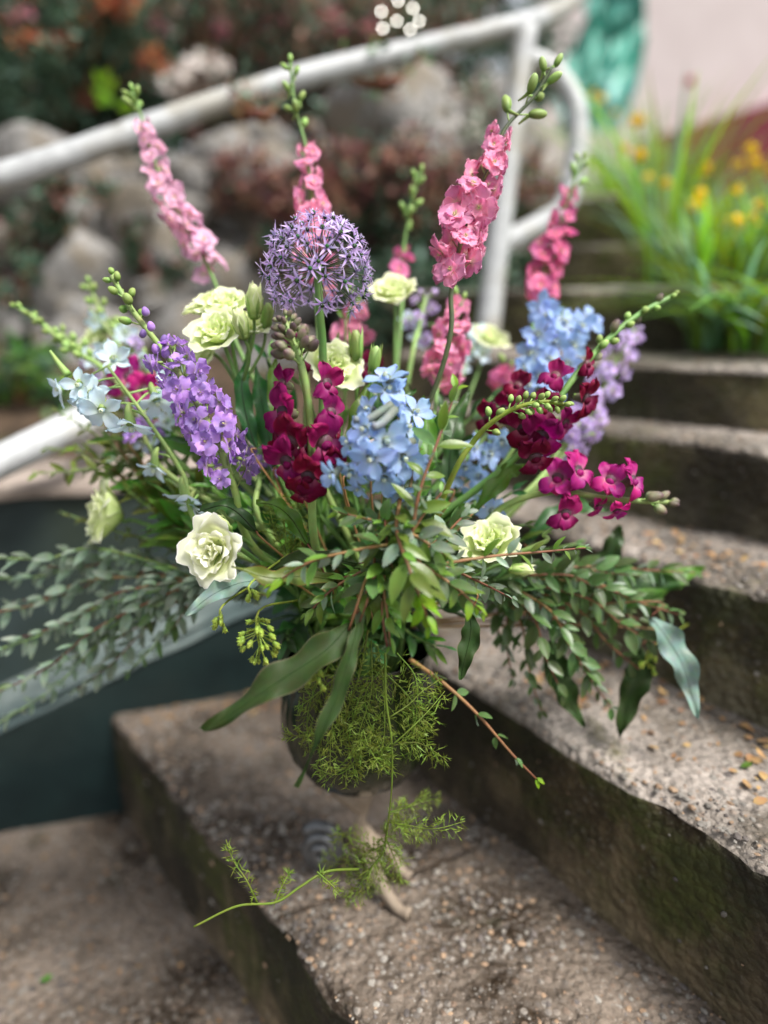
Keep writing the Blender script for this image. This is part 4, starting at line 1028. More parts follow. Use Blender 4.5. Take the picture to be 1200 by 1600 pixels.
F1 = [(604, 592, .555, -.2, -.4, .9, 1.1), (512, 742, .54, -.8, -.5, -.2, .9), (608, 612, .555, .25, -.5, .8, 1.05), (628, 622, .56, .8, -.4, .3, .95), (567, 672, .535, -.6, -.8, .3, 1.0), (605, 690, .53, .1, -1, .15, 1.15), (578, 715, .53, -.35, -1, -.25, 1.15), (545, 738, .54, -.7, -.7, -.4, 1.0), (640, 668, .555, .6, -.6, .3, 1.0), (655, 645, .57, .5, -.6, .5, .95),
      (635, 715, .55, .35, -.9, -.1, 1.05), (655, 725, .56, .7, -.7, -.1, .95), (600, 745, .55, .0, -.9, -.5, 1.0), (628, 770, .56, .2, -.8, -.6, .9), (555, 760, .555, -.4, -.6, -.8, .75), (540, 690, .545, -.8, -.6, .1, .85), (572, 640, .55, -.6, -.6, .5, .8)]
t, path = delphinium('', 'sky blue delphinium cluster with grey spurs in the centre foreground', 'sky', [at(600, 640, .565), at(606, 700, .57), at(600, 790, .59), at(580, 880, .63)], [(600+(x-600)*.88, y, d_, a_, b_, c_, s_*.84) for (x, y, d_, a_, b_, c_, s_) in F1], 1.0)
for i in range(3):   # thick grey spurs that arch over the florets
    a, b, c = [((612, 632, .548), (575, 655, .54), (553, 655, .538)), ((617, 640, .54), (598, 660, .525), (583, 668, .52)), ((645, 690, .55), (620, 698, .535), (592, 706, .528))][i]
    g = G(); tube(g, [q-Vector(t.location) for q in smooth([at(*a), at(*b), at(*c)], 5)], .0036, .0028, 'spur_grey', 8); obj('spur', g.mesh('spur'), t)
F2 = [(855, 495, .78), (880, 505, .78), (905, 510, .79), (840, 525, .77), (868, 535, .77), (895, 540, .78), (830, 555, .77), (858, 562, .76), (885, 570, .77), (845, 590, .76), (825, 600, .76), (920, 500, .80), (868, 600, .77), (818, 575, .77), (848, 482, .79)]
delphinium('', 'blurred sky blue delphinium spike right of the tall larkspur', 'sky', [at(880, 480, .80), at(865, 540, .785), at(840, 620, .77), at(790, 720, .74)], [(x, y, d, ru(-.6, .6), -ru(.5, 1), ru(-.2, .6), ru(.85, 1.1)) for x, y, d in F2], 1.05)
F3 = [(740, 700, .74), (765, 710, .73), (725, 730, .72), (750, 745, .72), (740, 770, .71), (785, 690, .75), (708, 745, .72), (770, 800, .70)]
delphinium('', 'blue delphinium florets low among leaves left of the crimson snapdragon', 'sky', [at(765, 690, .75), at(745, 740, .735), at(720, 820, .70)], [(x, y, d, ru(-.6, .6), -ru(.5, 1), ru(-.4, .4), ru(.8, 1.0)) for x, y, d in F3], .95)
F3 = [(745, 520, .88), (735, 545, .87), (640, 500, .85), (752, 555, .87), (722, 570, .86), (652, 530, .85)]
delphinium('', 'pale blue delphinium florets far back behind the short pink larkspur', 'ice', [at(740, 510, .88), at(725, 580, .86), at(690, 680, .80)], [(x, y, d, ru(-.6, .6), -ru(.5, 1), ru(-.4, .4), ru(.8, 1.0)) for x, y, d in F3], .95)
F4 = [(97, 608, .655, -.7, -.5, .0, .85), (125, 602, .64, -.1, -1, .2, 1.0), (143, 616, .645, .2, -.8, .5, .95), (160, 640, .635, .1, -1, -.1, .95), (205, 662, .635, .0, -.4, -.9, 1.05), (130, 632, .65, -.2, -.7, -.6, .8), (178, 563, .68, .3, -.7, .5, 1.05), (245, 625, .67, .3, -.6, -.6, 1.0), (242, 728, .68, -.2, -.5, -.8, 1.0), (288, 772, .66, .1, -.5, -.8, .9), (300, 790, .67, -.3, -.6, -.6, .8), (272, 600, .68, .1, -.9, .3, .9)]
F5 = [(150, 500, .84), (195, 520, .83), (225, 560, .80), (140, 560, .82), (250, 600, .78), (205, 590, .78), (165, 545, .82), (262, 660, .74), (228, 690, .74)]
delphinium('', 'second pale delphinium spray, blurred, behind the airy white one', 'ice', [at(140, 480, .85), at(190, 545, .82), (at(240, 640, .77)), at(320, 780, .73)], [(x, y, d, ru(-.7, .5), -ru(.4, 1), ru(-.4, .5), ru(.75, 1.0)) for x, y, d in F5], .9, 'pale_stem')
t, path = delphinium('', 'airy white and ice blue delphinium spray reaching out to the left', 'ice', [at(168, 572, .66), at(200, 615, .655), at(240, 670, .655), at(285, 740, .66), at(340, 850, .67)], F4, 1.05, 'pale_stem')
g = G(); tube(g, [q-Vector(t.location) for q in smooth([at(78, 548, .65), at(92, 568, .65), at(106, 586, .65)], 4)], .0012, .0038, 'pale_stem', 7); obj('spur', g.mesh('spur'), t)

# ---- snapdragons
def snap(label, pts, florets, parts, bt, bb, nb, bs, r0=.0040, r1=.0024, st='pale_stem', bm=BUDM, size=1., ang=.55, boff=.009):
    t, path = rootstem('snapdragon', label, 'snapdragon', pts, r0, r1, st, 'crimson and magenta snapdragons')
    buds(t, path, bt, bb, bm, nb, bs[0], bs[1], boff, ang)
    for i, (px, py, d, dx, dy, dz, s) in enumerate(florets):
        p = at(px, py, d); z = Vector((dx, dy, dz)).normalized(); q = min(path, key=lambda w: (w-p).length)
        s *= ru(.74, .92); M = facing(p-z*.014*size*s, z, UP, size*s, ru(-.45, .45)); pp_ = SNAPW if (parts is SNAP and (i in (0, 4) or random.random() < .10)) else parts; tu, up_, lo_ = pp_[i % 3]
        c = obj('floret', tu, t, rel(t, M)); obj('upper_lip', up_, c); obj('lower_lip', lo_, c)
    return t
m1 = [(437, 600, .585, -.7, -.6, .25, .80), (440, 645, .58, -.6, -.85, .1, 1.20), (452, 690, .575, -.45, -.95, -.1, 1.25), (446, 720, .575, -.6, -.8, -.2, 1.15), (512, 600, .585, .7, -.6, .2, .90), (520, 645, .59, .6, -.7, .1, 1.05), (508, 690, .575, .6, -.9, -.05, 1.25), (516, 725, .585, .5, -.8, -.2, 1.1), (482, 742, .565, -.05, -1, -.3, 1.15), (470, 765, .575, -.2, -.8, -.5, .9), (478, 700, .60, .3, -.3, .1, .9), (430, 670, .60, -.9, -.1, .1, .9), (528, 680, .60, .9, -.1, .1, .9)]
snap('velvety crimson snapdragon in the centre foreground with dark knobbly bud tip', [at(444, 500, .575), at(456, 530, .575), at(472, 575, .577), at(484, 650, .59), at(488, 740, .60), at(492, 850, .63)], [(484+(a_-484)*.84,)+tuple(q_) for a_, *q_ in m1], SNAP, at(444, 500, .575), at(470, 575, .575), 34, (.45, .95), .0042, .0028, size=.82, ang=1.1, boff=.012)
m2 = [(868, 590, .66, -.3, -.5, .7, .9), (915, 570, .67, .6, -.6, .3, .85), (912, 622, .66, .6, -.7, -.1, 1.1), (850, 640, .65, -.2, -.9, .2, 1.0), (845, 680, .645, -.1, -1, -.2, 1.2), (820, 670, .65, -.5, -.8, .0, 1.0), (835, 712, .65, .1, -.9, -.4, 1.1), (790, 640, .68, -.6, -.6, .2, .95), (810, 605, .69, -.4, -.6, .5, .95), (765, 655, .69, -.7, -.6, .0, .9), (880, 660, .67, .5, -.6, -.2, .95)]
snap('crimson snapdragon arching right with a long curved green bud tip', [at(1052, 462, .70), at(1000, 490, .69), at(950, 530, .68), at(905, 580, .67), at(860, 640, .665), at(800, 720, .67)], m2, SNAP, at(1052, 462, .70), at(905, 578, .67), 17, (.65, 1.15), bm=BUDG+BUDM[:1], st='stem_green', ang=.5, size=.86)
m3 = [(900, 738, .66, .5, -.6, .5, .95), (872, 748, .665, -.3, -.8, .4, .8), (952, 752, .65, .0, -.8, .6, .85), (985, 752, .65, .7, -.6, .4, .8), (962, 795, .65, .3, -.7, -.6, .6), (930, 790, .66, .6, -.6, -.3, .5)]
snap('magenta snapdragon lying out level to the right below the crimson one', [at(1045, 785, .665), at(1000, 783, .66), at(940, 778, .66), at(870, 768, .67), at(790, 790, .68), at(720, 850, .69)], m3, SNAPM, at(1045, 785, .665), at(990, 780, .66), 7, (.7, 1.1), bm=BUDM, ang=.6)
snap('single dark crimson floret hanging beside the cream bloom', [at(868, 822, .66), at(850, 835, .665), at(820, 860, .67)], [(882, 802, .655, .2, -.9, .1, .9)], SNAP, at(868, 822, .66), at(850, 835, .665), 1, (.4, .4), r1=.001)
m4 = [(205, 590, .78, -.1, -.8, .2, 1.1), (225, 610, .77, .3, -.8, .0, 1.0), (180, 600, .78, -.5, -.7, .1, .8), (240, 680, .76, .1, -.8, -.2, .9)]
snap('blurred magenta snapdragon on the left with a long green tip', [at(28, 480, .79), at(65, 505, .79), at(110, 545, .785), at(160, 575, .78), at(220, 640, .77), at(300, 740, .74)], m4, SNAPM, at(28, 480, .79), at(150, 570, .78), 18, (.7, 1.1), bm=BUDG, st='pale_stem', ang=.45)
snap('dark crimson snapdragon florets low behind the allium stalk', [at(470, 520, .72), at(480, 600, .71), at(490, 720, .69)], [(455, 540, .72, -.4, -.8, .2, .8), (478, 560, .71, .2, -.8, .3, .8), (575, 575, .74, .3, -.8, .2, .8)], SNAP, at(470, 515, .72), at(474, 545, .72), 3, (.6, .8))

# ---- eucalyptus and foliage
def branch(name, label, cat, pts, leaves, n, size, r0=.0018, r1=.0007, m='twig', young=None, ny=0, group=None, into=False, up=.5, ang=.95, mouth=(0, 0), faceam=.55):
    """leafy branch; pts from the tip inward; pairs of leaves turned about the stem"""
    t, path = rootstem(name, label, cat, pts, r0, r1, m, group, into=into, mouth=mouth)
    outer = path if not into else path[:max(4, len(path)-14)]
    P, L = resample(outer, n)
    for i in range(n):
        tan = (P[max(0, i-1)]-P[i+1]).normalized(); s = size*(.5+.5*min(1, i/4))*random.uniform(.62, 1.2)
        side = tan.cross(tocam(P[i])*faceam+UP*up); 
        if side.length < .05: side = perp(tan, 0)
        side.normalize(); a = (i % 2)*pi/2*.85+random.uniform(-.4, .4)
        side = Matrix.Rotation(a, 3, tan) @ side
        for sg in (-1, 1):
            aa = ang*(.45+.55*min(1, i/3))+random.uniform(-.2, .2); dn = tan*cos(aa)+side*sg*sin(aa)+Vector((0, 0, -.12))
            nr = (UP*.8+tocam(P[i])*.5+rv(.35)); me = random.choice(young) if (young and i < ny) else random.choice(leaves)
            obj('leaf', me, t, rel(t, along(P[i]+side*sg*.001, dn, nr, s)))
    return t
G1 = 'small leaved eucalyptus sprays in the centre'
branch('eucalyptus_branch', 'eucalyptus sprig standing up between blue delphinium and larkspur, tipped lime', 'eucalyptus', [at(714, 608, .56), at(700, 645, .555), at(680, 700, .545), at(655, 770, .54), at(640, 850, .55), at(610, 940, .60)], FRESH+EUC[:3]+GLA[:3], 16, 0.94, young=EUCY, ny=1, group=G1, faceam=.8, up=.2)
branch('eucalyptus_branch', 'eucalyptus sprig pointing left towards the open white bloom', 'eucalyptus', [at(425, 915, .55), at(480, 880, .545), at(545, 862, .54), at(620, 850, .55), at(660, 860, .58)], FRESH+EUC[:3]+GLA[:3], 14, 0.91, young=EUCY, ny=2, group=G1)
branch('eucalyptus_branch', 'long straight eucalyptus sprig reaching right over the cream bloom', 'eucalyptus', [at(915, 856, .60), at(850, 862, .585), at(780, 868, .57), at(700, 880, .56), at(620, 900, .58)], FRESH[:4]+GLA, 16, 0.77, m='twig', group=G1, ang=1.1)
branch('eucalyptus_branch', 'bright lime tipped eucalyptus sprig drooping at the very centre', 'eucalyptus', [at(672, 978, .525), at(655, 930, .52), at(640, 890, .525), at(620, 830, .54), at(625, 780, .56)], FRESH+GLA[:3], 13, 1.05, young=EUCY, ny=4, group=G1, faceam=.8, up=.3)
branch('eucalyptus_branch', 'thin eucalyptus sprig angled down right from the centre', 'eucalyptus', [at(752, 955, .54), at(715, 920, .54), at(665, 885, .545), at(620, 850, .56)], EUC[:4]+FRESH[:4], 13, 0.80, young=EUCY, ny=3, group=G1)
branch('eucalyptus_branch', 'short eucalyptus sprig under the blue delphinium pointing left', 'eucalyptus', [at(528, 800, .555), at(570, 810, .555), at(620, 822, .56), at(650, 850, .58)], EUC[:4]+FRESH[:4], 10, 0.88, young=EUCY, ny=1, group=G1)
branch('eucalyptus_branch', 'dense eucalyptus sprig just right of the blue delphinium', 'eucalyptus', [at(690, 770, .545), at(665, 800, .545), at(640, 840, .55), at(615, 900, .58)], FRESH+GLA[:5], 13, 0.97, group=G1, faceam=.9)
branch('eucalyptus_branch', 'eucalyptus sprig hanging below centre over reddish twigs', 'eucalyptus', [at(610, 1010, .55), at(605, 960, .55), at(600, 900, .56), at(620, 850, .58)], EUC[:4]+FRESH, 12, 0.80, group=G1)
branch('eucalyptus_branch', 'shadowed eucalyptus sprig left of centre over the leaf tips', 'eucalyptus', [at(480, 960, .58), at(520, 920, .58), at(570, 890, .585), at(620, 860, .59)], EUC[:4]+FRESH, 13, 0.80, group=G1)
branch('eucalyptus_branch', 'low eucalyptus sprig crossing in front of the cream bloom', 'eucalyptus', [at(800, 935, .60), at(740, 905, .59), at(680, 880, .58), at(620, 870, .59)], GLA+EUC[:1], 13, 0.80, group=G1)
branch('eucalyptus_branch', 'eucalyptus sprig filling between the blue and crimson flowers', 'eucalyptus', [at(590, 850, .56), at(585, 880, .565), at(590, 930, .59)], EUC[:4]+FRESH[:4], 9, 0.88, group=G1, faceam=.8)
branch('eucalyptus_branch', 'reddish stalked twig hanging out low right with a few leaves at its end', 'eucalyptus', [at(838, 1217, .66), at(800, 1178, .66), at(745, 1115, .66), at(690, 1065, .665), at(640, 1030, .68)], EUC+EUCY[:1], 6, 0.76, young=EUCY, ny=1, group=G1, r0=.0022)
branch('eucalyptus_branch', 'eucalyptus sprig rising left of the lime tipped upright one', 'eucalyptus', [at(655, 690, .57), at(645, 740, .56), at(635, 800, .56), at(620, 880, .58)], FRESH[:4]+GLA, 13, 1.01, group=G1, faceam=.9, up=.2)
branch('eucalyptus_branch', 'eucalyptus sprig beside the stalk of the lime raceme', 'eucalyptus', [at(730, 800, .575), at(700, 830, .57), at(665, 860, .57), at(620, 900, .59)], EUC+GLA, 12, 0.97, group=G1, faceam=.9)
branch('eucalyptus_branch', 'full leaved eucalyptus sprig at the heart of the front spray', 'eucalyptus', [at(600, 800, .55), at(605, 850, .55), at(615, 900, .56), at(625, 950, .58)], EUC+GLA, 14, 1.05, group=G1, faceam=.9)
branch('eucalyptus_branch', 'eucalyptus sprig with pale leaf backs just right of the centre', 'eucalyptus', [at(700, 870, .54), at(670, 850, .54), at(640, 835, .545), at(610, 850, .57)], FRESH+GLA[:5], 12, 1.05, group=G1, faceam=.9)
branch('eucalyptus_branch', 'eucalyptus sprig drooping left of the lime tipped centre one', 'eucalyptus', [at(560, 960, .56), at(575, 920, .555), at(600, 880, .56), at(630, 850, .58)], EUC[:4]+FRESH, 12, 1.01, group=G1)
# four red bare twigs
for (a, b, c, lb) in (((545, 985, .555), (560, 940, .55), (572, 905, .56), 'bare red twig carrying the large dark willow leaf'), ((605, 1010, .55), (598, 965, .55), (600, 930, .56), 'short bare red twig pointing down at the centre')):
    P = smooth([at(*a), at(*b), at(*c), at(c[0]+20, c[1]-40, c[2]+.03)], 5); t = thing('red_twig', lb, 'twig', tuple(P[-1])); g = G(); tube(g, [q-P[-1] for q in P], .0010, .0016, 'twig', 6); obj('stem', g.mesh('stem'), t)

G2 = 'long eucalyptus sprays trailing out to the left'
left_ends = [((-40, 905), 'topmost left eucalyptus spray, level with the lone cream bloom'), ((-60, 965), 'left eucalyptus spray with yellow stalk running to the frame edge'), ((-50, 1030), 'left eucalyptus spray sweeping just above the pale wall cap'),
             ((-30, 1095), 'lowest left eucalyptus spray drooping over the pale wall cap'), ((70, 1050), 'short left eucalyptus spray hanging to the wall cap'), ((60, 885), 'thin left eucalyptus spray against the slate wall'),
             ((200, 1050), 'small eucalyptus spray drooping below the open white bloom'), ((20, 1000), 'middle left eucalyptus spray in the thick of the trailing leaves'), ((140, 960), 'short leafy eucalyptus spray left of the open white bloom'),
             ((20, 940), 'straight left eucalyptus spray under the topmost one'), ((110, 1010), 'left eucalyptus spray crossing the others half way out'), ((250, 1000), 'left eucalyptus spray hidden nearest the vase'),
             ((-20, 1140), 'left eucalyptus spray hanging lowest at the frame edge'), ((110, 1085), 'wispy left eucalyptus spray dangling in front of the teal wall'), ((-40, 870), 'wispy left eucalyptus spray just under the lone cream bloom'), ((180, 1000), 'stubby left eucalyptus spray over the upper end of the cap')]
for i, ((ex, ey), lb) in enumerate(left_ends):
    d1 = .80-.012*(i % 4); mx = ex*.5+350*.5; my = (900+ey*.25+ -.25*960)+ru(-12, 12)
    branch('eucalyptus_branch', lb, 'eucalyptus', [at(ex, ey, d1), at(ex*.72+350*.28, ey*.75+905*.25-6, d1-.01), at(mx, my*.6+ey*.4-18, d1-.02), at(330, 905, .73), at(420, 930, .70)], GLA if i % 3 else GLA+EUC[:1], 26 if ex < 150 else 17, .98, m='twig' if i % 2 else 'pale_stem', group=G2)
G3 = 'long eucalyptus sprays trailing out to the right'
right_ends = [((1012, 975), 'right eucalyptus spray running along to the silver leaf'), ((1010, 1055), 'right eucalyptus spray drooping past the broad dark leaf'), ((955, 1105), 'right eucalyptus spray with its tip hanging over the pale tread'), ((880, 1085), 'right eucalyptus spray hanging steeply over the step'),
              ((1085, 895), 'uppermost right eucalyptus spray reaching towards the upper steps'), ((800, 1060), 'short right eucalyptus spray close to the vase'), ((1040, 1015), 'right eucalyptus spray with reddish stalk below the silver one'), ((980, 930), 'short upper right eucalyptus spray under the magenta snapdragon'), ((900, 1010), 'right eucalyptus spray in the thick of the trailing leaves'), ((845, 1110), 'lowest right eucalyptus spray ending above the riser'),
              ((1060, 960), 'wispy right eucalyptus spray pointing at the upper riser'), ((930, 1060), 'shaded right eucalyptus spray hanging between the dark leaves'), ((780, 1000), 'stubby shaded right eucalyptus spray beside the vase'), ((1000, 900), 'wispy right eucalyptus spray below the magenta snapdragon tip')]
for i, ((ex, ey), lb) in enumerate(right_ends):
    d1 = .76-.012*(i % 4); mx = ex*.5+780*.5
    branch('eucalyptus_branch', lb, 'eucalyptus', [at(ex, ey, d1), at(ex*.75+770*.25, ey*.72+900*.28-6, d1-.01), at(mx, ey*.4+900*.6-14, d1-.02), at(760, 905, .70), at(680, 930, .69)], EUC+GLA[:1] if i % 3 else EUC, 22 if ex > 900 else 15, .95, group=G3)

def ribbon(t, name, pts, W, m, tw=0, wav=.22, nrm=None, point=1.):
    """a long wavy leaf along a path"""
    P = smooth([Vector(p) for p in pts], 9); n = len(P)-1; g = G(); V = []; pg = []; b0 = Vector(t.location); q = random.random(); ph = random.random()*6
    for i, p in enumerate(P):
        u = i/n; tan = (P[min(i+1, n)]-P[max(i-1, 0)]).normalized(); N0 = nrm or (tocam(p)*.8+UP*.5); sd = tan.cross(N0).normalized(); sd = Matrix.Rotation(tw*(u-.5), 3, tan) @ sd
        nn = sd.cross(tan); w = W*.5*(sin(pi*min(1, max(0, u))**.8)**.8)+.0006
        for v in (-1, -.66, -.33, 0, .33, .66, 1):
            c = p+sd*v*w*(1+.10*sin(u*23+ph*2+v*2))+nn*(abs(v)*w*.22+wav*W*sin(u*17+ph+v)*v*v*1.1); V.append(tuple(c-b0)); pg.append((u, q, abs(v)**4))
    g.add(V, [(i*7+k, i*7+k+1, (i+1)*7+k+1, (i+1)*7+k) for i in range(n) for k in range(6)], m, pg)
    tube(g, [p-b0-(tocam(p)*-.0004) for p in P], .0006, .0003, m, 4)
    obj(name, g.mesh(name), t)
def longleaf(label, pts, W, m, tw=0, group='long willow eucalyptus leaves', stalk=True):
    P = [at(*p) for p in pts]; t = thing('willow_leaf', label, 'leaf', tuple(P[0]), group); ribbon(t, 'leaf_blade', P, W, m, tw)
    if stalk:
        d0 = (P[0]-P[1]).normalized(); g = G(); e = MOUTH+Vector((random.uniform(-.03, .03), 0, .03)); Q = smooth([P[0], P[0]+d0*.02, e], 5)
        tube(g, [q-P[0] for q in Q], .0008, .0012, 'twig', 5); obj('stalk', g.mesh('stalk'), t)
longleaf('large dark willow leaf slanting down left across the vase rim', [(548, 972, .56), (510, 1015, .545), (450, 1055, .535), (390, 1095, .53), (318, 1142, .53)], .025, 'willow_leaf', .35)
longleaf('narrow twisted grey green leaf hanging over the vase', [(562, 972, .55), (548, 1020, .54), (530, 1080, .535), (500, 1150, .53), (462, 1230, .535)], .0115, 'willow_leaf', 1.6)
longleaf('pale silvery leaf pointing left below the open white bloom', [(408, 905, .60), (370, 912, .59), (330, 930, .585), (290, 962, .58)], .016, 'silver_leaf', -.5)
longleaf('olive leaf with reddish edge right of the open white bloom', [(525, 905, .59), (470, 900, .57), (420, 902, .56), (362, 884, .555)], .015, 'olive_leaf', .3)
longleaf('broad dull leaf lying behind the centre eucalyptus', [(560, 880, .63), (500, 872, .62), (440, 885, .615), (410, 900, .61)], .016, 'willow_leaf', .4)
longleaf('silver blue leaf hanging at the far right over the steps', [(1018, 965, .72), (1045, 1000, .715), (1072, 1050, .71), (1090, 1122, .71)], .026, 'silver_leaf', .4)
longleaf('dark pointed leaf hanging left of the silver blue one', [(1000, 1010, .75), (1000, 1050, .745), (985, 1090, .74), (967, 1155, .74)], .028, 'willow_leaf', .3)
longleaf('dark leaf hanging over the pale tread right of the vase', [(862, 1000, .74), (868, 1040, .735), (885, 1085, .73), (912, 1135, .73)], .026, 'willow_leaf', .3)
longleaf('small dark leaf hanging straight down right of centre', [(735, 960, .62), (736, 990, .615), (728, 1025, .61), (720, 1062, .61)], .016, 'willow_leaf', .3)
longleaf('broad green leaf stretching right above the trailing sprays', [(860, 905, .76), (920, 900, .76), (990, 905, .77), (1070, 915, .78)], .034, 'deep_leaf', .3)
longleaf('upright dark leaf below the magenta snapdragon', [(905, 930, .78), (940, 890, .78), (960, 850, .78), (968, 820, .78)], .024, 'deep_leaf', .5)
longleaf('broad green leaf at the right edge of the foliage', [(960, 960, .78), (1010, 930, .79), (1060, 900, .80), (1100, 890, .81)], .026, 'bright_leaf', .5)
longleaf('long green leaf above the cream bloom', [(820, 850, .72), (860, 810, .73), (900, 790, .74), (950, 800, .75)], .018, 'deep_leaf', .3)

for (lb, pts, W, m) in (('upright lance shaped leaf behind the cream cluster stalks', [(430, 730, .68), (420, 680, .68), (408, 620, .68), (400, 570, .69)], .018, 'deep_leaf'), ('upright green leaf between the cluster stalks and crimson snapdragon', [(455, 720, .66), (440, 660, .66), (428, 600, .66), (430, 560, .67)], .015, 'bright_leaf'),
                        ('upright leaf just right of the crimson snapdragon', [(545, 740, .64), (552, 690, .64), (560, 640, .64), (578, 600, .65)], .014, 'bright_leaf'), ('dark upright leaf under the pair of green buds', [(600, 720, .67), (598, 660, .67), (590, 610, .67), (575, 580, .68)], .018, 'deep_leaf'),
                        ('leaf curving right below the pair of green buds', [(590, 700, .65), (605, 660, .65), (622, 630, .65), (650, 610, .66)], .013, 'deep_leaf'), ('long leaf rising behind the blue delphinium', [(660, 780, .66), (668, 720, .66), (670, 670, .67), (660, 620, .68)], .015, 'bright_leaf'),
                        ('leaf rising under the dark larkspur stalk', [(700, 760, .68), (705, 700, .68), (715, 650, .69), (735, 610, .70)], .016, 'deep_leaf'), ('leaf arching under the crimson snapdragon on the right', [(740, 800, .67), (775, 760, .67), (800, 735, .67), (830, 728, .67)], .016, 'bright_leaf'),
                        ('drooping leaf at the foot of the purple stock', [(400, 830, .62), (370, 800, .615), (345, 790, .61), (310, 800, .61)], .014, 'deep_leaf'), ('long leaf below the crimson snapdragon pointing left', [(480, 850, .62), (455, 810, .615), (430, 790, .61), (400, 785, .61)], .013, 'bright_leaf'),
                        ('dark leaf lying under the cream cluster', [(400, 700, .67), (385, 650, .67), (378, 600, .67), (388, 560, .68)], .015, 'deep_leaf'), ('pale leaf fold above the allium stalk base', [(520, 680, .68), (512, 620, .68), (516, 570, .68), (530, 520, .69)], .012, 'bright_leaf')):
    longleaf(lb, pts, W, m, .5, 'lance shaped leaves among the flower stalks')
OLV = leaf_mesh('olive_leaf', .019, .008, n=3)
# core foliage
G4 = 'broad leaved sprigs filling the heart of the bouquet'
core = [((470, 830, .66), 'ferny dark sprig under the crimson snapdragon'), ((400, 800, .68), 'dark sprig under the purple stock'), ((330, 760, .70), 'dark leafy sprig below the purple stock tip'), ((560, 820, .68), 'dark sprig left under the blue delphinium'),
        ((660, 800, .69), 'dark sprig right under the blue delphinium'), ((730, 790, .69), 'leafy green sprig left of the cream bloom'), ((800, 770, .70), 'leafy sprig under the crimson snapdragon on the right'), ((850, 830, .72), 'leafy sprig right of the cream bloom'),
        ((430, 640, .70), 'glossy sprig behind the cream cluster'), ((590, 600, .72), 'glossy sprig behind the pair of green buds'), ((690, 640, .72), 'green sprig below the short pink larkspur'), ((540, 500, .75), 'green sprig right below the allium'),
        ((250, 700, .74), 'olive sprig left of the purple stock'), ((180, 720, .76), 'thin olive sprig out on the left'), ((300, 850, .72), 'round leaved sprig behind the open white bloom'), ((380, 900, .70), 'shadowy sprig under the open white bloom'),
        ((500, 940, .66), 'shadowy sprig right over the vase rim'), ((620, 960, .66), 'shadowy sprig at the front of the vase rim'), ((720, 950, .68), 'shadowy sprig right of the vase rim'), ((800, 900, .70), 'shadowy sprig behind the right trailing leaves'),
        ((620, 700, .66), 'green sprig behind the blue delphinium'), ((770, 620, .78), 'green sprig behind the crimson snapdragon'), ((500, 720, .66), 'long leaves behind the crimson snapdragon'), ((900, 850, .76), 'green sprig below the magenta snapdragon'),
        ((450, 1000, .68), 'dark sprig hanging over the left of the vase rim'), ((680, 1010, .68), 'dark sprig hanging over the right of the vase rim'), ((760, 730, .74), 'green sprig among the low blue florets'), ((380, 680, .70), 'green sprig behind the purple stock')]
core += [((470, 600, .70), 'upright sprig between the cream cluster and crimson snapdragon'), ((560, 620, .69), 'green sprig left behind the blue delphinium'), ((640, 620, .74), 'slim sprig right of the pair of green buds'), ((420, 560, .72), 'slim sprig below the cream cluster'),
         ((340, 640, .70), 'green sprig tucked right of the purple stock'), ((280, 800, .73), 'dark sprig below the purple stock at the left'), ((300, 690, .72), 'dark sprig deep behind the purple stock'), ((660, 740, .68), 'bushy sprig right of the blue delphinium'), ((720, 690, .72), 'bushy sprig under the lime raceme'),
         ((820, 820, .70), 'bushy sprig above the eucalyptus on the right'), ((560, 900, .63), 'dark sprig behind the central eucalyptus'), ((640, 900, .64), 'dark sprig right behind the central eucalyptus'), ((440, 900, .65), 'dark sprig behind the olive leaf'), ((520, 990, .66), 'leafy sprig covering the vase lip'), ((590, 1010, .66), 'leafy sprig hiding the middle of the vase lip')]
for i, ((x, y, d), lb) in enumerate(core):
    p = at(x, y, d); m = MOUTH+Vector((ru(-.04, .04), ru(-.03, .03), .02))
    lv = [BROAD, BROAD+BRI, BRI][i % 3] if i not in (12, 13, 14) else (GLA if i != 14 else OVAL)
    sz = (.85 if i not in (12, 13, 14) else 1.15)*ru(.85, 1.1)
    mid = p.lerp(m, .5)+Vector((0, .02, .02))
    branch('filler_sprig', lb, 'foliage sprig', [p, p.lerp(mid, .5)+rv(.006), mid, m], lv, 9, sz, .0022, .0012, 'stem_green', group=G4, ang=.8, faceam=.7)
branch('filler_sprig', 'airy olive sprig of tiny leaves out on the left above the cream bloom', 'foliage sprig', [at(85, 640, .80), at(150, 680, .78), at(230, 750, .76), at(330, 860, .72)], leaf_mesh('olive_leaf', .02, .008, n=3), 20, 1.0, .0016, .0008, 'pale_stem', group=G4)
branch('filler_sprig', 'second airy olive sprig of tiny leaves below the left one', 'foliage sprig', [at(75, 700, .82), at(150, 715, .80), at(240, 790, .77), at(330, 880, .73)], leaf_mesh('olive_leaf', .02, .008, n=3), 20, 1.0, .0016, .0008, 'pale_stem', group=G4)
branch('filler_sprig', 'twiggy olive sprig between the lone cream bloom and the stock', 'foliage sprig', [at(150, 640, .77), at(200, 720, .76), at(260, 800, .75), at(330, 880, .72)], leaf_mesh('olive_leaf', .02, .008, n=3), 20, 1.0, .0016, .0008, 'twig', group=G4)
branch('filler_sprig', 'small leaved sprig crossing above the trailing left sprays', 'foliage sprig', [at(95, 800, .80), at(180, 830, .78), at(260, 850, .76), at(340, 890, .73)], leaf_mesh('olive_leaf', .02, .008, n=3), 14, 1.0, .0016, .0008, 'pale_stem', group=G4)

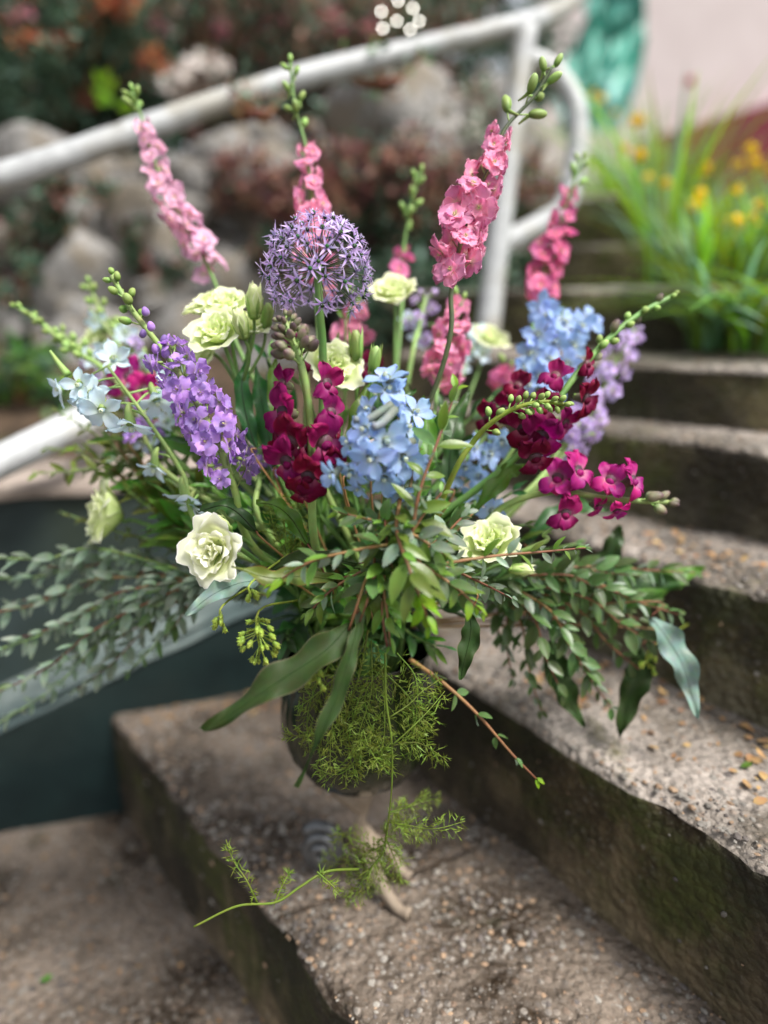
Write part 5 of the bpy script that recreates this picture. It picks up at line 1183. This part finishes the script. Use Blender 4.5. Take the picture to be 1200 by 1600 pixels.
for i, (x, y, d_, lb) in enumerate(((215, 640, .76, 'leafy sprig under the fine olive twigs on the left'), (250, 740, .74, 'leafy sprig left of the purple stock foot'), (170, 690, .78, 'leafy sprig far left among the olive twigs'), (300, 620, .73, 'leafy sprig behind the top of the purple stock'), (240, 770, .78, 'leafy sprig above and behind the open white bloom'))):
    p = at(x, y, d_); branch('filler_sprig', lb, 'foliage sprig', [p, at((x+320)/2, (y+860)/2-10, (d_+.73)/2), at(330, 860, .73)], OLV+BRI[:2], 16, 1.15, .0018, .0008, 'pale_stem', group=G4)
for i, (a, b, lb) in enumerate((((110, 590), (190, 680), 'fine olive twig poking out below the white delphinium'), ((60, 740), (170, 745), 'fine olive twig above the lone cream bloom'), ((200, 700), (260, 780), 'leafy fine twig under the dim violet stock'),
                            ((240, 830), (300, 860), 'fine twig just above the open white bloom'), ((120, 700), (210, 760), 'fine olive twig amid the left greenery'), ((180, 620), (250, 720), 'fine olive twig crossing behind the white florets'))):
    branch('filler_sprig', lb, 'foliage sprig', [at(a[0], a[1], .79), at((a[0]+b[0])/2, (a[1]+b[1])/2-6, .78), at(b[0], b[1], .76), at(340, 880, .73)], OLV, 22, 1.0, .0013, .0006, 'pale_stem' if i % 2 else 'twig', group=G4, young=EUCY, ny=1)
# seed clusters
def seeds(label, px, py, d, n, rad):
    c = at(px, py, d); top = c+Vector((0, .005, rad*1.3)); t = thing('seed_cluster', label, 'seed heads', tuple(top)); g = G(); b0 = top
    e = at(px+60, py-60, d+.06); tube(g, [q-b0 for q in smooth([e, top, c-Vector((0, 0, rad*.8))], 5)], .0011, .0007, 'seed_green', 5)
    sm = G(); ell(sm, (0, 0, .003), (.0022, .0022, .0034), 'seed_green', seg=6, rings=5, taper=.3)
    for k in range(3): petal(sm, .006, .003, 'seed_green', R('Z', k*2.1) @ R('X', .9), nu=2, nv=2, curl=.3)
    me = sm.mesh('seed')
    for k in range(n):
        v = rv(1).normalized(); p = c+Vector((v.x*rad*.7, v.y*rad*.6, v.z*rad*1.1)); q = c+Vector((0, 0, v.z*rad*.8+rad*.3)); tube(g, [q-b0, p-b0], .0005, .0004, 'seed_green', 4)
        obj('seed', me, t, rel(t, facing(p, (p-q)+Vector((0, 0, -.004)), UP, ru(.8, 1.25), 0)))
    obj('stem', g.mesh('stem'), t)
seeds('largest yellow green seed cluster hanging left of the vase rim', 405, 998, .575, 30, .017)
seeds('small yellow green seed tuft below the silvery leaf', 347, 966, .585, 9, .007)
seeds('small yellow green seed tuft over the dark vase', 496, 1058, .555, 8, .007)
seeds('tiny seed tuft at the stalk of the silvery leaf', 392, 925, .575, 6, .005)
seeds('yellow green seed tuft at the end of the right trailing sprays', 1015, 1035, .73, 10, .009)

# asparagus fern
def frond(g, path, r, density, brl, m='fern_green', needles=True, taper=True):
    """plumosus frond: main stem, side branchlets each set with fine needles"""
    P, L = resample(path, max(6, int(density))); n = len(P)-1
    tube(g, P, r, r*.4, m, 5)
    for i in range(1, n):
        tan = (P[i+1]-P[i-1]).normalized(); u = i/n
        for sg in (-1, 1):
            sd = tan.cross(tocam(P[i])+rv(.45)).normalized()*sg; bl = brl*(sin(pi*min(1, .12+u*.85))**.6)*ru(.6, 1.15); d = (tan*.55+sd*.85+rv(.12)).normalized()
            e = P[i]+d*bl; md = P[i]+d*bl*.5+Vector((0, 0, .06*bl)); Q = [P[i], md, e-Vector((0, 0, .08*bl))]; tube(g, Q, r*.45, r*.25, m, 3)
            k = max(2, int(bl/.0032)); V = []; F = []; pg = []; qv = random.random()
            for j in range(k):
                w = (j+.8)/k; p = (Q[0].lerp(Q[1], w*2) if w < .5 else Q[1].lerp(Q[2], w*2-1)); dd = (d*.7+rv(.55)).normalized(); nl = .0078*ru(.6, 1.3)*(1.1-w*.5); s2 = dd.cross(rv(1)).normalized()*.0006
                b = len(V); V += [tuple(p-s2), tuple(p+s2), tuple(p+dd*nl)]; F.append((b, b+1, b+2)); pg += [(.2, qv, 0), (.2, qv, 0), (1, qv, 0)]
                dd = (d*.5+sd.cross(d)*ru(-.8, .8)+rv(.4)).normalized(); b = len(V); V += [tuple(p-s2), tuple(p+s2), tuple(p+dd*nl)]; F.append((b, b+1, b+2)); pg += [(.2, qv, 0), (.2, qv, 0), (1, qv, 0)]
            g.add(V, F, m, pg)
def fern(label, main, subs, brl, r=.0011, dens=22):
    P = smooth([at(*p) for p in main], 8); t = thing('asparagus_fern', label, 'asparagus fern', tuple(P[0])); b0 = P[0]
    g = G()
    tube(g, P, r, r*.5, 'fern_green', 6); g.v = [v-np.array(b0) for v in g.v]; obj('stem', g.mesh('stem'), t)
    for s in subs:
        Q = smooth([at(*p) for p in s], 6); g = G(); L = sum((Q[i+1]-Q[i]).length for i in range(len(Q)-1)); frond(g, Q, r*.6, max(8, L/.0048), brl)
        g.v = [v-np.array(b0) for v in g.v]; obj('frond', g.mesh('frond'), t)
fern('feathery asparagus fern cascading over the front of the vase', [(575, 985, .62), (560, 1060, .60), (540, 1130, .60), (560, 1200, .62)],
     [[(570, 1000, .60), (545, 1060, .59), (520, 1130, .59), (515, 1205, .60)], [(580, 1000, .60), (580, 1080, .59), (560, 1150, .59), (555, 1215, .61)], [(590, 1010, .61), (600, 1080, .60), (600, 1150, .60), (590, 1210, .62)],
      [(560, 1100, .60), (520, 1140, .60), (470, 1150, .61), (440, 1145, .62)], [(600, 1050, .60), (640, 1090, .60), (660, 1130, .61), (670, 1170, .62)], [(585, 1130, .6), (560, 1180, .6), (530, 1210, .61), (490, 1200, .62)], [(565, 1020, .62), (500, 1080, .62), (460, 1110, .63)],
      [(575, 1060, .60), (555, 1110, .60), (545, 1170, .61), (560, 1225, .63)], [(540, 1010, .62), (500, 1060, .63), (480, 1120, .64), (485, 1180, .65)], [(620, 1020, .62), (650, 1060, .62), (650, 1120, .62), (640, 1190, .63)], [(600, 1040, .60), (570, 1090, .60), (590, 1160, .61), (620, 1215, .62)], [(550, 1040, .62), (530, 1100, .62), (500, 1160, .63), (505, 1215, .64)]], .014)
fern('long trailing asparagus vine hanging down past the vase to the step', [(602, 1020, .575), (603, 1090, .575), (612, 1160, .58), (612, 1230, .60), (606, 1290, .63)],
     [[(612, 1165, .58), (640, 1140, .58), (670, 1110, .59), (695, 1080, .60)], [(612, 1165, .58), (650, 1160, .585), (680, 1175, .59), (700, 1190, .6)], [(610, 1120, .58), (640, 1100, .59), (660, 1080, .6), (690, 1060, .62)], [(608, 1210, .59), (590, 1190, .585), (575, 1165, .58), (568, 1140, .58)],
      [(611, 1200, .59), (596, 1180, .585), (600, 1150, .58)], [(607, 1285, .63), (640, 1290, .62), (680, 1295, .62), (727, 1283, .62)], [(607, 1270, .63), (640, 1260, .68), (670, 1250, .7), (690, 1250, .72)], [(607, 1280, .63), (640, 1300, .68), (670, 1310, .7)]], .015)
fern('blurred tuft of asparagus fern low over the vase foot', [(606, 1290, .64), (595, 1340, .66), (560, 1370, .66)],
     [[(606, 1290, .64), (600, 1340, .67), (590, 1380, .69), (580, 1400, .7)], [(600, 1320, .65), (560, 1340, .68), (530, 1350, .7), (500, 1340, .72)], [(600, 1330, .65), (560, 1380, .67), (540, 1410, .69)], [(603, 1310, .65), (620, 1350, .67), (630, 1380, .69)], [(590, 1330, .66), (550, 1310, .68), (520, 1300, .70)], [(595, 1340, .66), (570, 1370, .66), (550, 1410, .66)]], .017)
# tendril
P = smooth([at(560, 1358, .64), at(510, 1362, .615), at(470, 1385, .605), at(430, 1410, .60), at(370, 1416, .60), at(303, 1448, .60)], 8)
t = thing('asparagus_tendril', 'thin curling lime tendril pointing left over the step edge', 'tendril', tuple(P[0])); g = G(); tube(g, [q-P[0] for q in P], .0013, .0009, 'fern_green', 6); obj('stem', g.mesh('stem'), t)
for s in ([(402, 1410, .60), (385, 1375, .60), (365, 1345, .605), (353, 1312, .61)], [(495, 1362, .61), (515, 1380, .61), (530, 1395, .615)], [(430, 1410, .60), (440, 1385, .62), (455, 1360, .64)]):
    Q = smooth([at(*p) for p in s], 6); g = G(); frond(g, Q, .001, 12, .006); g.v = [v-np.array(P[0]) for v in g.v]; obj('sprig', g.mesh('sprig'), t)
fern('asparagus fern plume standing behind the crimson snapdragon stalk', [(450, 880, .64), (445, 830, .64), (440, 780, .65)], [[(450, 880, .64), (445, 820, .64), (438, 770, .65)], [(450, 870, .64), (430, 830, .64), (420, 790, .65)], [(455, 870, .64), (465, 820, .645), (462, 780, .65)]], .015)
